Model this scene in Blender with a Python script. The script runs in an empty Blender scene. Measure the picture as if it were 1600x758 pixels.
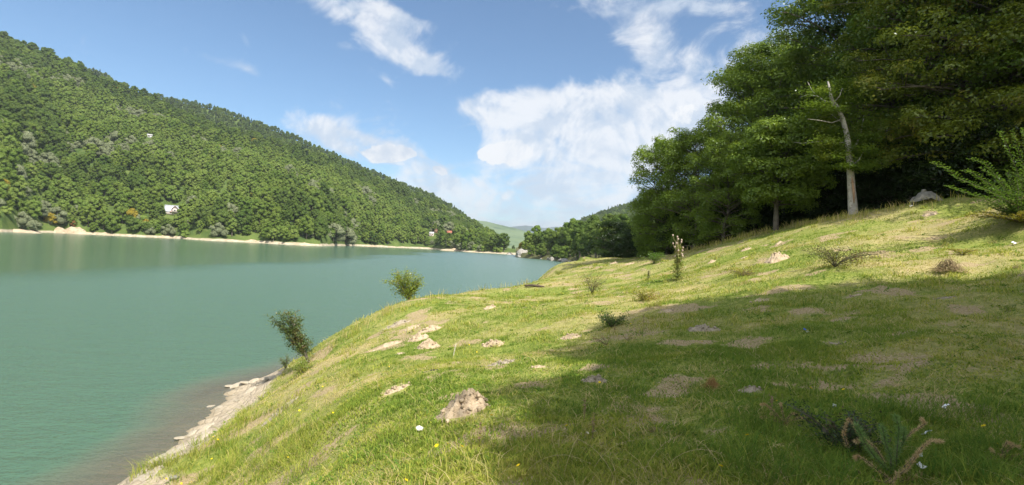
import bpy, bmesh, math, random
import numpy as np
from mathutils import Vector, Matrix

R = math.radians
rng = np.random.default_rng(7)
random.seed(7)
S = bpy.context.scene
COL = S.collection

# ------------------------------------------------------------------ camera
PITCH, ROLL = R(0.67), R(3.0)
cam_d = bpy.data.cameras.new('camera'); cam_d.lens = 18; cam_d.sensor_width = 36
cam_d.clip_start = 0.05; cam_d.clip_end = 60000
cam = bpy.data.objects.new('camera', cam_d); COL.objects.link(cam)
CM = Matrix.Rotation(R(90) + PITCH, 4, 'X') @ Matrix.Rotation(ROLL, 4, 'Z')
cam.matrix_world = CM
S.camera = cam
CR = np.array(CM.to_3x3())

# ------------------------------------------------------------------ sun and sky
SUN_EL, SUN_AZ = R(51), R(-53)         # azimuth counted from +X towards +Y
sdir = np.array([math.cos(SUN_EL)*math.cos(SUN_AZ), math.cos(SUN_EL)*math.sin(SUN_AZ), math.sin(SUN_EL)])
sd = bpy.data.lights.new('sun', 'SUN'); sd.energy = 5.0; sd.angle = R(0.53); sd.color = (1.0, 0.94, 0.84)
so = bpy.data.objects.new('sun', sd); COL.objects.link(so)
so.rotation_euler = Vector(sdir).to_track_quat('Z', 'Y').to_euler()
so.location = (60, -10, 80)
S.view_settings.view_transform = 'Standard'; S.view_settings.look = 'None'
S.view_settings.exposure = 0.72; S.view_settings.gamma = 1.0
S.cycles.use_denoising = True
S.cycles.max_bounces = 7; S.cycles.diffuse_bounces = 4; S.cycles.glossy_bounces = 2
S.cycles.transmission_bounces = 4; S.cycles.transparent_max_bounces = 8
S.cycles.volume_bounces = 0
S.cycles.caustics_reflective = False; S.cycles.caustics_refractive = False
S.cycles.sample_clamp_indirect = 6

def pdir(px, py):
    """world direction of a photo pixel, scaled so that y = 1"""
    d = CR @ np.array([(px-800)/800, -(py-379)/800, -1.0])
    return d / d[1]
def at(px, py, Y):
    return pdir(px, py) * Y
WZ = -6.0
def wl(px, py):
    d = pdir(px, py); return d * (WZ / d[2])
def proj(p):
    c = CR.T @ np.asarray(p, float)
    return 800 + 800*c[0]/-c[2], 379 - 800*c[1]/-c[2]

# ------------------------------------------------------------------ node helpers
class NT:
    def __init__(s, tree):
        s.t = tree; s.n = tree.nodes; s.l = tree.links
    def __call__(s, kind, ins=None, **props):
        nd = s.n.new(kind)
        for k, v in props.items(): setattr(nd, k, v)
        for k, v in (ins or {}).items():
            sock = nd.inputs[k]
            if hasattr(v, 'is_output') or isinstance(v, bpy.types.NodeSocket): s.l.new(v, sock)
            else: sock.default_value = v
        return nd
    def m(s, op, a, b=0.0, c=0.0, clamp=False):
        nd = s.n.new('ShaderNodeMath'); nd.operation = op; nd.use_clamp = clamp
        for i, v in enumerate((a, b, c)):
            if isinstance(v, bpy.types.NodeSocket): s.l.new(v, nd.inputs[i])
            else: nd.inputs[i].default_value = v
        return nd.outputs[0]
    def vm(s, op, a, b=(0,0,0)):
        nd = s.n.new('ShaderNodeVectorMath'); nd.operation = op
        for i, v in enumerate((a, b)):
            if isinstance(v, bpy.types.NodeSocket): s.l.new(v, nd.inputs[i])
            else: nd.inputs[i].default_value = v
        return nd
    def mix(s, f, a, b):
        nd = s.n.new('ShaderNodeMix'); nd.data_type = 'RGBA'
        for k, v in ((0, f), (6, a), (7, b)):
            if isinstance(v, bpy.types.NodeSocket): s.l.new(v, nd.inputs[k])
            else: nd.inputs[k].default_value = (*v, 1) if k and len(v) == 3 else v
        return nd.outputs[2]
    def ss(s, v, lo, hi, a=0.0, b=1.0):
        nd = s.n.new('ShaderNodeMapRange'); nd.interpolation_type = 'SMOOTHSTEP'
        s.l.new(v, nd.inputs[0])
        for i, x in enumerate((lo, hi, a, b)): nd.inputs[i+1].default_value = x
        return nd.outputs[0]
    def noise(s, vec, scale, detail=4, rough=0.55, dist=0.0):
        nd = s('ShaderNodeTexNoise', {'Scale': scale, 'Detail': detail, 'Roughness': rough, 'Distortion': dist})
        if vec is not None: s.l.new(vec, nd.inputs['Vector'])
        return nd.outputs[0]

# ------------------------------------------------------------------ world: Nishita + clouds as a function of direction
W = bpy.data.worlds.new('World'); S.world = W; W.use_nodes = True
w = NT(W.node_tree); w.n.clear()
sky = w('ShaderNodeTexSky', sky_type='NISHITA', sun_disc=False, sun_elevation=SUN_EL, altitude=400,
        air_density=1.0, dust_density=0.55, ozone_density=1.6)
sky.sun_rotation = math.pi/2 - SUN_AZ
tc = w('ShaderNodeTexCoord'); D = tc.outputs['Generated']
mp_ = w('ShaderNodeMapping', {'Location': (3.73, 1.31, 5.17), 'Rotation': (0.5, 0.7, 0.9)}); w.l.new(D, mp_.inputs[0]); DR = mp_.outputs[0]
warp = w('ShaderNodeTexNoise', {'Scale': 5.0, 'Detail': 3.0}); w.l.new(D, warp.inputs['Vector'])
wv = w.vm('SCALE', w.vm('SUBTRACT', warp.outputs['Color'], (0.5,0.5,0.5)).outputs[0]); wv.inputs['Scale'].default_value = 0.09
DW = w.vm('ADD', D, wv.outputs[0]).outputs[0]
def cloud(px, py, rx, ry, ang, amp, acc):
    c = pdir(px, py); c = c/np.linalg.norm(c)
    e1 = pdir(px+10, py) ; e1 = e1/np.linalg.norm(e1) - c; e1 /= np.linalg.norm(e1)
    e2 = np.cross(c, e1); e2 /= np.linalg.norm(e2)
    if e2[2] < 0: e2 = -e2
    ca, sa = math.cos(R(ang)), math.sin(R(ang))
    f1, f2 = ca*e1 + sa*e2, -sa*e1 + ca*e2
    k = 1/800/ (1+((px-800)/800)**2+((py-379)/800)**2)**.5
    f1 = f1/(rx*k); f2 = f2/(ry*k)
    a = w.vm('DOT_PRODUCT', w.vm('SUBTRACT', DW, tuple(c)).outputs[0], tuple(f1)).outputs['Value']
    b = w.vm('DOT_PRODUCT', w.vm('SUBTRACT', DW, tuple(c)).outputs[0], tuple(f2)).outputs['Value']
    q = w.m('ADD', w.m('MULTIPLY', a, a), w.m('MULTIPLY', b, b))
    v = w.m('MULTIPLY', w.m('EXPONENT', w.m('MULTIPLY', q, -1.0)), amp)
    return v if acc is None else w.m('ADD', acc, v)
soft = None                                      # thin veils
for c in [(530,10,110,26,-14,.95),(650,90,85,20,-12,.95),(600,66,50,24,-20,.75),(608,132,26,9,-25,.6),(530,76,22,12,0,.35),(620,18,40,14,-10,.5),
          (340,98,80,10,-25,.42),(400,22,30,8,-5,.35),(1010,70,44,80,15,.85),(1050,8,140,18,0,.9),(1045,130,50,50,0,.8),(375,118,30,7,-20,.3),
          (1110,170,50,30,20,.6),(960,10,50,24,0,.7),(1140,110,60,30,0,.45),(640,180,90,20,-15,.35),(540,190,90,26,-10,.5),
          (870,295,210,50,-6,1.0),(760,325,150,28,-10,1.05),(900,335,160,24,0,1.0),(700,290,80,24,-20,.75),(1000,280,110,60,0,.8),
          (1250,120,120,80,0,.7),(760,170,60,30,10,.4),(1180,60,50,30,0,.4)]:
    soft = cloud(*c, soft)
hard = None                                      # cumulus with firmer edges
for c in [(940,190,175,55,-4,1.15),(1060,215,95,50,-2,.95),(815,165,90,28,8,.85),(800,240,56,26,-10,1.1),(600,240,62,24,-8,1.25),
          (682,266,26,11,-10,1.15),(520,208,64,28,-12,1.0),(980,250,110,32,0,.75),(910,148,50,24,0,.6),(645,262,46,11,-10,.8),(740,165,50,18,10,.4)]:
    hard = cloud(*c, hard)
fb = w.noise(DR, 9.0, 9, 0.6, 0.4)
fs = w.noise(w.vm('ADD', w.vm('MULTIPLY', D, (0.7, 1, 2.2)).outputs[0], DR).outputs[0], 6.0, 9, 0.62, 0.8)
fbf = w.noise(DR, 26.0, 6, 0.6)
hm = w.m('MINIMUM', hard, 1.0); sm_ = w.m('MINIMUM', soft, 1.0)
nh = w.m('ADD', w.m('MULTIPLY', w.m('SUBTRACT', fb, .5), 1.25), w.m('MULTIPLY', w.m('SUBTRACT', fbf, .5), .45))
mh = w.ss(w.m('ADD', nh, w.m('MULTIPLY_ADD', hm, .62, -.33)), -.08, .30)
ms = w.ss(w.m('ADD', w.m('MULTIPLY', w.m('SUBTRACT', fs, .5), 1.15), w.m('ADD', w.m('MULTIPLY', w.m('SUBTRACT', fbf, .5), .40), w.m('MULTIPLY_ADD', sm_, .50, -.24))), -.06, .38)
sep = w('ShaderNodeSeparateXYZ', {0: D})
behind = w.m('MAXIMUM', w.ss(sep.outputs[1], .25, -.15), w.m('MAXIMUM', w.ss(sep.outputs[2], .62, .80), w.ss(sep.outputs[0], .78, .92)))  # mask of the unseen sky: behind the camera, overhead and far right
fill_clouds = w.m('MULTIPLY', w.ss(w.noise(D, 2.6, 8, .6, .3), .40, .56), behind)  # unseen bright clouds, added out of frame to lift the light in the shade
cov = w.m('MAXIMUM', w.m('MULTIPLY', fill_clouds, .96), w.m('MAXIMUM', w.m('MULTIPLY', mh, 0.86), w.m('MULTIPLY', ms, 0.82)))
off = w.vm('ADD', D, tuple(sdir*0.03 + np.array([0, 0, 0.012]))).outputs[0]
fb2 = w.noise(w.vm('ADD', DR, w.vm('SUBTRACT', off, D).outputs[0]).outputs[0], 9.0, 6, 0.6, 0.4)
puff = None
for c in [(803,240,42,20,-8,1.5),(775,232,24,11,0,1.0),(600,243,40,17,-6,1.5),(632,250,20,8,-10,1.0),(681,266,17,7,-10,1.3),(912,140,24,13,0,.8),(1068,196,36,20,0,.85)]: puff = cloud(*c, puff)
mp = w.ss(w.m('ADD', w.m('ADD', puff, w.m('MULTIPLY', w.m('SUBTRACT', fb, .5), 1.2)), w.m('MULTIPLY', w.m('SUBTRACT', fbf, .5), 1.5)), .50, .68)
cov = w.m('MAXIMUM', cov, w.m('MULTIPLY', mp, .97))
lit = w.ss(w.m('ADD', w.m('MULTIPLY', mp, .05), w.m('SUBTRACT', fb, fb2)), -0.10, 0.09)
ccol = w.mix(w.m('MULTIPLY', behind, .8), w.mix(lit, (5.0, 5.6, 6.4), (7.1, 7.2, 7.35)), (12.5, 12.3, 12.0))  # added out-of-frame clouds are brighter than the visible ones, as fill light
skyc = w.vm('MULTIPLY', sky.outputs[0], (.93, 1.10, 1.17)).outputs[0]
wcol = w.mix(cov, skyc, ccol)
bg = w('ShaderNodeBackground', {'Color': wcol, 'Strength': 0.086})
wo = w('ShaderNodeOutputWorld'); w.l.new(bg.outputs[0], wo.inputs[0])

# ------------------------------------------------------------------ numpy noise
_perm = rng.permutation(4096)
def _h(i, j):
    return _perm[(_perm[i & 4095] + j) & 4095] / 4095.0
def vnoise(x, y):
    xi = np.floor(x).astype(int); yi = np.floor(y).astype(int)
    fx = x-xi; fy = y-yi; fx = fx*fx*(3-2*fx); fy = fy*fy*(3-2*fy)
    return (_h(xi,yi)*(1-fx)+_h(xi+1,yi)*fx)*(1-fy) + (_h(xi,yi+1)*(1-fx)+_h(xi+1,yi+1)*fx)*fy
def fbm(x, y, o=4):
    x = np.asarray(x, float); y = np.asarray(y, float)
    s = 0; a = 1; t = 0
    for k in range(o):
        s = s + a*vnoise(x*2**k+17.3*k, y*2**k+9.1*k); t += a; a *= .5
    return s/t
def sstep(v, a, b):
    t = np.clip((v-a)/(b-a), 0, 1); return t*t*(3-2*t)

# ------------------------------------------------------------------ object helpers
def tag(o, label=None, cat=None, group=None, kind=None):
    if label: o['label'] = label
    if cat: o['category'] = cat
    if group: o['group'] = group
    if kind: o['kind'] = kind
    return o
def link(o, parent=None):
    COL.objects.link(o)
    if parent: o.parent = parent
    return o
def empty(name, loc=(0,0,0), rz=0, sc=1):
    o = bpy.data.objects.new(name, None); COL.objects.link(o)
    o.location = loc; o.rotation_euler = (0, 0, rz); o.scale = (sc,)*3; o.empty_display_size = .2
    return o
def mesh_np(name, V, F, mats, smooth=False, fmat=None, attrs=None):
    """V (n,3); F list of arrays, each (m,k)"""
    me = bpy.data.meshes.new(name)
    if not isinstance(F, list): F = [F]
    F = [f for f in F if len(f)]
    me.vertices.add(len(V)); me.vertices.foreach_set('co', np.asarray(V, np.float32).ravel())
    loops = np.concatenate([f.ravel() for f in F]).astype(np.int32)
    tot = np.concatenate([np.full(len(f), f.shape[1], np.int32) for f in F])
    me.loops.add(len(loops)); me.loops.foreach_set('vertex_index', loops)
    me.polygons.add(len(tot))
    st = np.concatenate([[0], np.cumsum(tot)[:-1]]).astype(np.int32)
    me.polygons.foreach_set('loop_start', st)
    try: me.polygons.foreach_set('loop_total', tot)
    except Exception: pass
    if smooth: me.polygons.foreach_set('use_smooth', np.ones(len(tot), bool))
    if fmat is not None: me.polygons.foreach_set('material_index', np.asarray(fmat, np.int32))
    for m in (mats if isinstance(mats, (list, tuple)) else [mats]): me.materials.append(m)
    for k, v in (attrs or {}).items():
        v = np.asarray(v, np.float32)
        if v.ndim == 1:
            a = me.attributes.new(k, 'FLOAT', 'POINT'); a.data.foreach_set('value', v)
        else:
            a = me.attributes.new(k, 'FLOAT_VECTOR', 'POINT'); a.data.foreach_set('vector', v.ravel())
    me.update(); me.validate()
    return me
def obj(name, me, parent=None, loc=None):
    o = bpy.data.objects.new(name, me); link(o, parent)
    if loc is not None: o.location = loc
    return o
def grid_mesh(name, X, Y, Z, mat, attrs=None, smooth=True):
    n, m = X.shape
    V = np.stack([X, Y, Z], -1).reshape(-1, 3)
    i = np.arange(n*m).reshape(n, m)
    F = np.stack([i[:-1,:-1], i[:-1,1:], i[1:,1:], i[1:,:-1]], -1).reshape(-1, 4)
    # wind faces upwards
    a, b, c = V[F[0,0]], V[F[0,1]], V[F[0,2]]
    if np.cross(b-a, c-a)[2] < 0: F = F[:, ::-1]
    return mesh_np(name, V, F, mat, smooth, attrs={k: v.ravel() for k, v in (attrs or {}).items()})
class MB:
    """collects tubes and leaves, becomes one mesh"""
    def __init__(s): s.V = []; s.Q = []; s.T = []; s.n = 0
    def add(s, V, Q=None, T=None):
        V = np.asarray(V, float)
        if Q is not None and len(Q): s.Q.append(np.asarray(Q)+s.n)
        if T is not None and len(T): s.T.append(np.asarray(T)+s.n)
        s.V.append(V); s.n += len(V)
    def tube(s, P, r, k=6, jag=0.0):
        P = np.asarray(P, float); r = np.broadcast_to(np.asarray(r, float), (len(P),))
        T = np.gradient(P, axis=0); T /= np.linalg.norm(T, axis=1)[:, None]+1e-9
        ref = np.array([0, 0, 1.0]) if abs(T[0,2]) < .8 else np.array([1.0, 0, 0])
        A = np.cross(T, ref); A /= np.linalg.norm(A, axis=1)[:, None]+1e-9
        B = np.cross(T, A)
        th = np.arange(k)*2*np.pi/k
        rr = r[:, None]*(1+jag*(rng.random((len(P), k))-.5))
        V = P[:, None]+rr[..., None]*(A[:, None]*np.cos(th)[None, :, None]+B[:, None]*np.sin(th)[None, :, None])
        n = len(P); i = np.arange(n*k).reshape(n, k); j = np.roll(i, -1, 1)
        Q = np.stack([i[:-1], j[:-1], j[1:], i[1:]], -1).reshape(-1, 4)
        V = np.concatenate([V.reshape(-1, 3), P[-1:], P[:1]])
        T1 = np.stack([i[-1], j[-1], np.full(k, n*k)], -1); T2 = np.stack([j[0], i[0], np.full(k, n*k+1)], -1)
        s.add(V, Q, np.concatenate([T1, T2]))
    def leaves(s, C, Nn, L, Wd, droop=0.0):
        """rhomb leaves: C centres, Nn normals, L lengths, Wd widths"""
        C = np.asarray(C, float); n = len(C)
        d = rng.normal(size=(n, 3)); d[:, 2] -= droop
        A = d-(d*Nn).sum(1)[:, None]*Nn; A /= np.linalg.norm(A, axis=1)[:, None]+1e-9
        B = np.cross(Nn, A)
        L = np.broadcast_to(L, (n,))[:, None]; Wd = np.broadcast_to(Wd, (n,))[:, None]
        bend = Nn*L*.12
        V = np.stack([C-A*L*.5, C+B*Wd*.5-A*L*.05+bend, C+A*L*.5, C-B*Wd*.5-A*L*.05+bend], 1).reshape(-1, 3)
        i = np.arange(n)[:, None]*4
        s.add(V, i+np.array([[0, 1, 2, 3]]))
    def build(s, name, mat, smooth=False, attrs=None):
        F = []
        if s.Q: F.append(np.concatenate(s.Q))
        if s.T: F.append(np.concatenate(s.T))
        return mesh_np(name, np.concatenate(s.V), F, mat, smooth, attrs=attrs)
def unit(v): return v/(np.linalg.norm(v, axis=-1, keepdims=True)+1e-9)
def box(c, s, rz=0):
    x, y, z = np.array(s)/2
    V = np.array([[a*x, b*y, d*z] for a in (-1,1) for b in (-1,1) for d in (-1,1)])
    ca, sa = math.cos(rz), math.sin(rz)
    V = V@np.array([[ca, sa, 0], [-sa, ca, 0], [0, 0, 1]])+np.array(c)
    Q = [[0,1,3,2],[4,6,7,5],[0,4,5,1],[2,3,7,6],[0,2,6,4],[1,5,7,3]]
    return V, Q

# ------------------------------------------------------------------ materials
MATS = {}
def newmat(name):
    m = bpy.data.materials.new(name); m.use_nodes = True; t = NT(m.node_tree); t.n.clear(); MATS[name] = m
    return m, t
def outp(t, surf):
    o = t('ShaderNodeOutputMaterial'); t.l.new(surf, o.inputs[0]); return o
def leaf_mat(name, c1, c2, c3=None, trans=0.35, scale=1.2, rnd=0.5, gloss=0.025):
    """foliage: colour varies by clump, by plant and by leaf; part of the light passes through"""
    m, t = newmat(name)
    oi = t('ShaderNodeObjectInfo'); g = t('ShaderNodeNewGeometry'); tcn = t('ShaderNodeTexCoord')
    nz = t.noise(tcn.outputs['Object'], scale, 3)
    f = t.m('ADD', t.m('MULTIPLY', t.m('SUBTRACT', nz, .5), 1.7), t.m('MULTIPLY', oi.outputs['Random'], rnd))
    f = t.m('ADD', f, t.m('MULTIPLY', t.m('SUBTRACT', g.outputs['Random Per Island'], .5), .5))
    f = t.m('ADD', f, .5-rnd/2, clamp=True)
    c = t.mix(f, c1, c2)
    if c3 is not None:
        nz2 = t.noise(tcn.outputs['Object'], scale*.6, 2)
        c = t.mix(t.ss(t.m('ADD', nz2, t.m('MULTIPLY', g.outputs['Random Per Island'], .12)), .60, .74), c, c3)
    df = t('ShaderNodeBsdfDiffuse', {'Color': c, 'Roughness': .5})
    tr = t('ShaderNodeBsdfTranslucent', {'Color': t.mix(.5, c, tuple(np.array(c2)*np.array([1.35, 1.25, .5])))})
    mx = t('ShaderNodeMixShader', {0: trans}); t.l.new(df.outputs[0], mx.inputs[1]); t.l.new(tr.outputs[0], mx.inputs[2])
    if gloss == 0: outp(t, mx.outputs[0]); return m
    gl = t('ShaderNodeBsdfGlossy', {'Color': (.9, .95, 1, 1), 'Roughness': .38})
    m2 = t('ShaderNodeMixShader', {0: gloss}); t.l.new(mx.outputs[0], m2.inputs[1]); t.l.new(gl.outputs[0], m2.inputs[2])
    outp(t, m2.outputs[0]); return m
def rough_mat(name, c1, c2, scale=3, rough=.9, bump=.4, bscale=12, c3=None, dist=.05):
    m, t = newmat(name)
    tcn = t('ShaderNodeTexCoord'); v = tcn.outputs['Object']
    nz = t.noise(v, scale, 6, .6)
    c = t.mix(t.ss(nz, .3, .7), c1, c2)
    if c3 is not None: c = t.mix(t.ss(t.noise(v, scale*2.7, 5), .55, .7), c, c3)
    b = t('ShaderNodeBump', {'Height': t.noise(v, bscale, 6, .65), 'Strength': bump, 'Distance': dist})
    p = t('ShaderNodeBsdfPrincipled', {'Base Color': c, 'Roughness': rough, 'Normal': b.outputs[0]})
    p.inputs['Specular IOR Level'].default_value = .2
    outp(t, p.outputs[0]); return m

# ------------------------------------------------------------------ near ground: thin-plate surface through surveyed points
ctrl = []
for p in [(200,750),(232,727),(266,703),(300,670),(328,645),(363,604),(384,599),(436,585)]: ctrl.append(wl(*p))
for p in [(316,696,12.7),(352,657,15.3),(386,633,16.8),(407,602,19.3),(255,730,11.2),
          (300,745,11),(400,757,8.5),(400,720,9.4),(400,667,12),(480,754,7),(480,700,8.5),(480,618,12),(480,561,18.5),
          (550,753,5.5),(550,722,6),(550,633,9),(550,564,14),(550,508,21.5),(620,478,25),(520,524,20.5),(586,490,23.5),
          (700,755,4.3),(700,711,5),(700,608,8),(700,540,13.5),(700,462,27),(660,468,26),
          (800,758,4),(800,655,6),(800,548,12),(800,468,25),(800,449,31),(750,456,29),
          (860,432,44),(900,408,62),(900,440,30),(900,506,14),(900,583,8),(900,750,4),(870,416,56),
          (940,404.5,60),(940,406,64),(922,407,62),(900,410,54),(960,404,57),(960,406,63),(975,404,60),(880,414,52),(920,412,52),(940,409,52),(1000,402,50),(1000,430,30),(1000,490,14.5),
          (1060,755,4),(1060,572,8),(1060,487,13.5),(1060,445,20),(1060,412,30),(1060,397,38),
          (1080,390,39),(1150,373,34),(1210,359,31.5),(1210,420,18),(1210,485,12),
          (1330,757,4),(1330,500,10),(1330,430,14.5),(1330,372,20.5),(1330,337,27.5),
          (1430,318,26),(1500,308,24),(1500,400,15),(1500,600,6),(1600,756,3.8),(1600,520,8),(1600,430,12),(1600,376,16),(1600,326,20),(1600,318,24)]:
    ctrl.append(at(*p))
ctrl += [np.array(p, float) for p in [(-9.5,25,-6),(-8,32,-6),(-5,42,-6),(0,52,-6),(-12,15,-7.2),(-14,22,-7.6),(-13,30,-8),(-9,42,-8),(-4,55,-8),
   (-9,6,-6),(-9.5,-2,-6),(-12.5,4,-7.3),(-13,-10,-7.4),(-8,-10,-5.4),(-20,10,-9),(-25,30,-10),(-25,-10,-9.5),(-15,60,-10),(0,80,-9),(7,62,-6),(10,75,-7.5),
   (12,80,-4.5),(14,94,-6),(16,110,-8),(18,90,-3.5),(24,112,-5),(20,45,1.2),(14,44,.1),(28,42,3.2),(35,30,6),(40,60,4),(30,80,0),(50,20,9),(50,0,9.5),
   (25,5,3.8),(30,-15,4.5),(12,-15,.2),(0,-15,-2.4),(-5,-2,-3.1),(0,-1,-1.6),(0,1,-1.62),(15,8,1.1),(60,60,9),(60,110,6),(60,-15,11),(-30,80,-11),(40,100,1),(-30,115,-11),(20,18,4.2),(13,70,-1.2),(18,66,-.7),(16.5,52,-.1),(14,58,-.4),(11,66,-1.0),(22,58,.6)]]
ctrl = np.array(ctrl)
def tps_fit(P, lam=0.25):
    x, y, z = P.T; n = len(P)
    r2 = (x[:,None]-x)**2+(y[:,None]-y)**2
    K = np.where(r2 > 0, .5*r2*np.log(r2+1e-12), 0)+lam*np.eye(n)
    A = np.zeros((n+3, n+3)); A[:n,:n] = K
    A[:n,n] = 1; A[:n,n+1] = x; A[:n,n+2] = y; A[n:, :n] = A[:n, n:].T
    return np.linalg.solve(A, np.concatenate([z, [0,0,0]]))
TW = tps_fit(ctrl)
def base_z(x, y):
    x = np.asarray(x, float); y = np.asarray(y, float); sh = x.shape
    x = x.ravel(); y = y.ravel(); out = np.empty(len(x))
    for a in range(0, len(x), 20000):
        xx, yy = x[a:a+20000], y[a:a+20000]
        r2 = (xx[:,None]-ctrl[:,0])**2+(yy[:,None]-ctrl[:,1])**2
        out[a:a+20000] = (.5*r2*np.log(r2+1e-12))@TW[:-3]+TW[-3]+TW[-2]*xx+TW[-1]*yy
    return out.reshape(sh)
def gz(x, y):
    z = base_z(x, y)
    land = sstep(z, -5.6, -4.6)
    b = (fbm(x*.45, y*.45, 3)-.5)*.34*land+(fbm(x*2.2+5, y*2.2, 3)-.5)*.15*land
    b = b+(fbm(x*1.8, y*3.2+40, 4)-.5)*.22*(1-land)
    return z+b
def gz1(x, y): return float(gz(np.array([x]), np.array([y]))[0])
def ground_hit(px, py, lo=2.5, hi=70):
    """first point of the ground along a photo pixel's ray"""
    d = pdir(px, py); ys = np.geomspace(lo, hi, 500)
    P = d[None]*ys[:, None]; g = gz(P[:,0], P[:,1])
    k = np.argmax(P[:,2] < g)
    if P[k,2] >= g[k]: k = int(np.argmin(P[:,2]-g))
    return np.array([P[k,0], P[k,1], g[k]])

def dryness(x, y):
    """0 fresh green .. 1 straw: patches of the meadow itself"""
    return np.clip(.13+1.6*(fbm(x*.35+3, y*.55+8, 4)-.37)+.55*(fbm(x*2.1, y*2.6, 3)-.5), 0, 1)

ax = np.concatenate([np.linspace(-34,-12,45)[:-1], np.linspace(-12,14,175)[:-1], np.linspace(14,75,90)])
ay = np.concatenate([np.linspace(-22,2,40)[:-1], np.linspace(2,22,160)[:-1], np.linspace(22,55,130)[:-1], np.linspace(55,125,90)])
GX, GY = np.meshgrid(ax, ay)
GZ = gz(GX, GY)
m, t = newmat('meadow_soil')
geo = t('ShaderNodeNewGeometry'); pos = geo.outputs['Position']
dry = t('ShaderNodeAttribute', attribute_name='dry').outputs['Fac']
n1 = t.noise(pos, 9, 6, .65); n2 = t.noise(pos, 40, 4, .6); n3 = t.noise(pos, 1.4, 4)
cg = t.mix(t.ss(n1, .35, .65), (.12,.17,.03), (.24,.27,.055))
cd = t.mix(t.ss(n1, .35, .65), (.34,.27,.13), (.46,.37,.20))
cgr = t.mix(t.m('ADD', dry, t.m('MULTIPLY', t.m('SUBTRACT', n2, .5), 1.2), clamp=True), cg, cd)
bare = t('ShaderNodeAttribute', attribute_name='bare').outputs['Fac']
cgr = t.mix(t.ss(t.m('ADD', bare, t.m('MULTIPLY', t.m('SUBTRACT', n1, .5), 1.6)), .35, .8), cgr, t.mix(t.ss(n2, .35, .65), (.24,.18,.09), (.42,.34,.20)))
zz = t('ShaderNodeSeparateXYZ', {0: pos}).outputs[2]
rockf = t.ss(t.m('ADD', zz, t.m('MULTIPLY', t.m('SUBTRACT', n3, .5), .7)), -5.15, -5.4)
vor = t('ShaderNodeTexVoronoi', {'Scale': 3.2}, feature='DISTANCE_TO_EDGE'); t.l.new(t.vm('MULTIPLY', pos, (1, .55, 1)).outputs[0], vor.inputs['Vector'])
crack = t.ss(vor.outputs[0], 0.0, .09)
rc = t.mix(t.ss(t.m('ADD', t.m('MULTIPLY', n1, .5), t.m('MULTIPLY', n2, .5)), .35, .65), (.32,.26,.18), (.48,.41,.31))
rc = t.mix(crack, t.mix(.75, (.22,.18,.13), rc), rc)
wet = t.ss(zz, WZ+.16, WZ-.02)
rc = t.mix(wet, rc, (.30,.25,.17))
cf = t.mix(rockf, cgr, rc)
bh = t.m('ADD', t.m('MULTIPLY', n1, .5), t.m('MULTIPLY', t.m('MULTIPLY', crack, rockf), .6))
bp = t('ShaderNodeBump', {'Height': t.m('ADD', bh, t.m('MULTIPLY', n2, .5)), 'Strength': .8, 'Distance': .06})
p = t('ShaderNodeBsdfPrincipled', {'Base Color': cf, 'Roughness': .95, 'Normal': bp.outputs[0]}); p.inputs['Specular IOR Level'].default_value = .1
outp(t, p.outputs[0])
tag(obj('ground', grid_mesh('ground', GX, GY, GZ, m, {'dry': dryness(GX, GY), 'bare': sstep(fbm(GX*.9+30, GY*1.3, 4), .58, .74)})), kind='structure')

# deep bed below everything, reaching the horizon
bedm = rough_mat('bed_silt', (.12,.10,.06), (.2,.17,.1), .02, bscale=.1)
V, F = np.array([[-16000,-6000,-13],[16000,-6000,-13],[16000,24000,-13],[-16000,24000,-13]], float), np.array([[0,1,2,3]])
tag(obj('lake_bed', mesh_np('lake_bed', V, F, bedm)), kind='structure')

# ------------------------------------------------------------------ hills as terrain in bearing and distance from the bank
class Hill:
    """u = X/Y bearing; crest and foot given by surveyed photo points, real distances"""
    def __init__(s, foot, crest, amp=6, tree=12, power=.9, nscale=.012, seed=0):
        f = np.array([(pdir(a,b)[0], d) for a,b,d in foot]); s.fu, s.fd = f.T
        c = np.array([(pdir(a,b)[0], d, pdir(a,b)[2]*d-tree) for a,b,d in crest]); s.cu, s.cd, s.cz = c.T
        s.amp, s.p, s.ns, s.seed = amp, power, nscale, seed
    def foot(s, u): return np.interp(u, s.fu, s.fd)
    def crest(s, u): return np.interp(u, s.cu, s.cd)
    def z(s, u, Y, z0=WZ):
        D0 = s.foot(u)+(fbm(u*14+s.seed, u*0+3, 2)-.5)*14; D1 = s.crest(u)
        wq = (Y-D0)/(D1-D0); zr = np.interp(u, s.cu, s.cz)
        t_ = np.clip(wq, 0, 1)
        # beach 2.0 m high within the first 8 m, then the slope, rounded crest
        be = sstep(Y-D0, 0, 9)*2.0
        zz = z0+be+(zr-z0-2.0)*(t_**s.p*(1-.12*sstep(t_, .75, 1))+.12*sstep(t_, .75, 1))
        x = u*Y
        nb = (fbm(x*s.ns+s.seed, Y*s.ns, 4)-.5)*2*s.amp*sstep(t_, 0.03, .3)*(1-.75*sstep(t_, .8, 1))
        zz = zz+nb
        zz = np.where(wq > 1, zz-(Y-D1)*.45, zz)
        zz = np.where(wq < 0, z0+(Y-D0)*.25, zz)
        return np.maximum(zz, -12.5)
    def mesh(s, name, u0, u1, nu, nw, mat, back=.35):
        U = np.linspace(u0, u1, nu)
        Wq = np.concatenate([[-.06, -.03], np.linspace(0, .06, 8), np.linspace(.08, 1, nw), 1+back*np.linspace(.05, 1, 8)])
        UU, WW = np.meshgrid(U, Wq)
        YY = s.foot(UU)+WW*(s.crest(UU)-s.foot(UU))
        o = obj(name, grid_mesh(name, UU*YY, YY, s.z(UU, YY), mat)); tag(o, kind='structure'); return o

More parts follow.
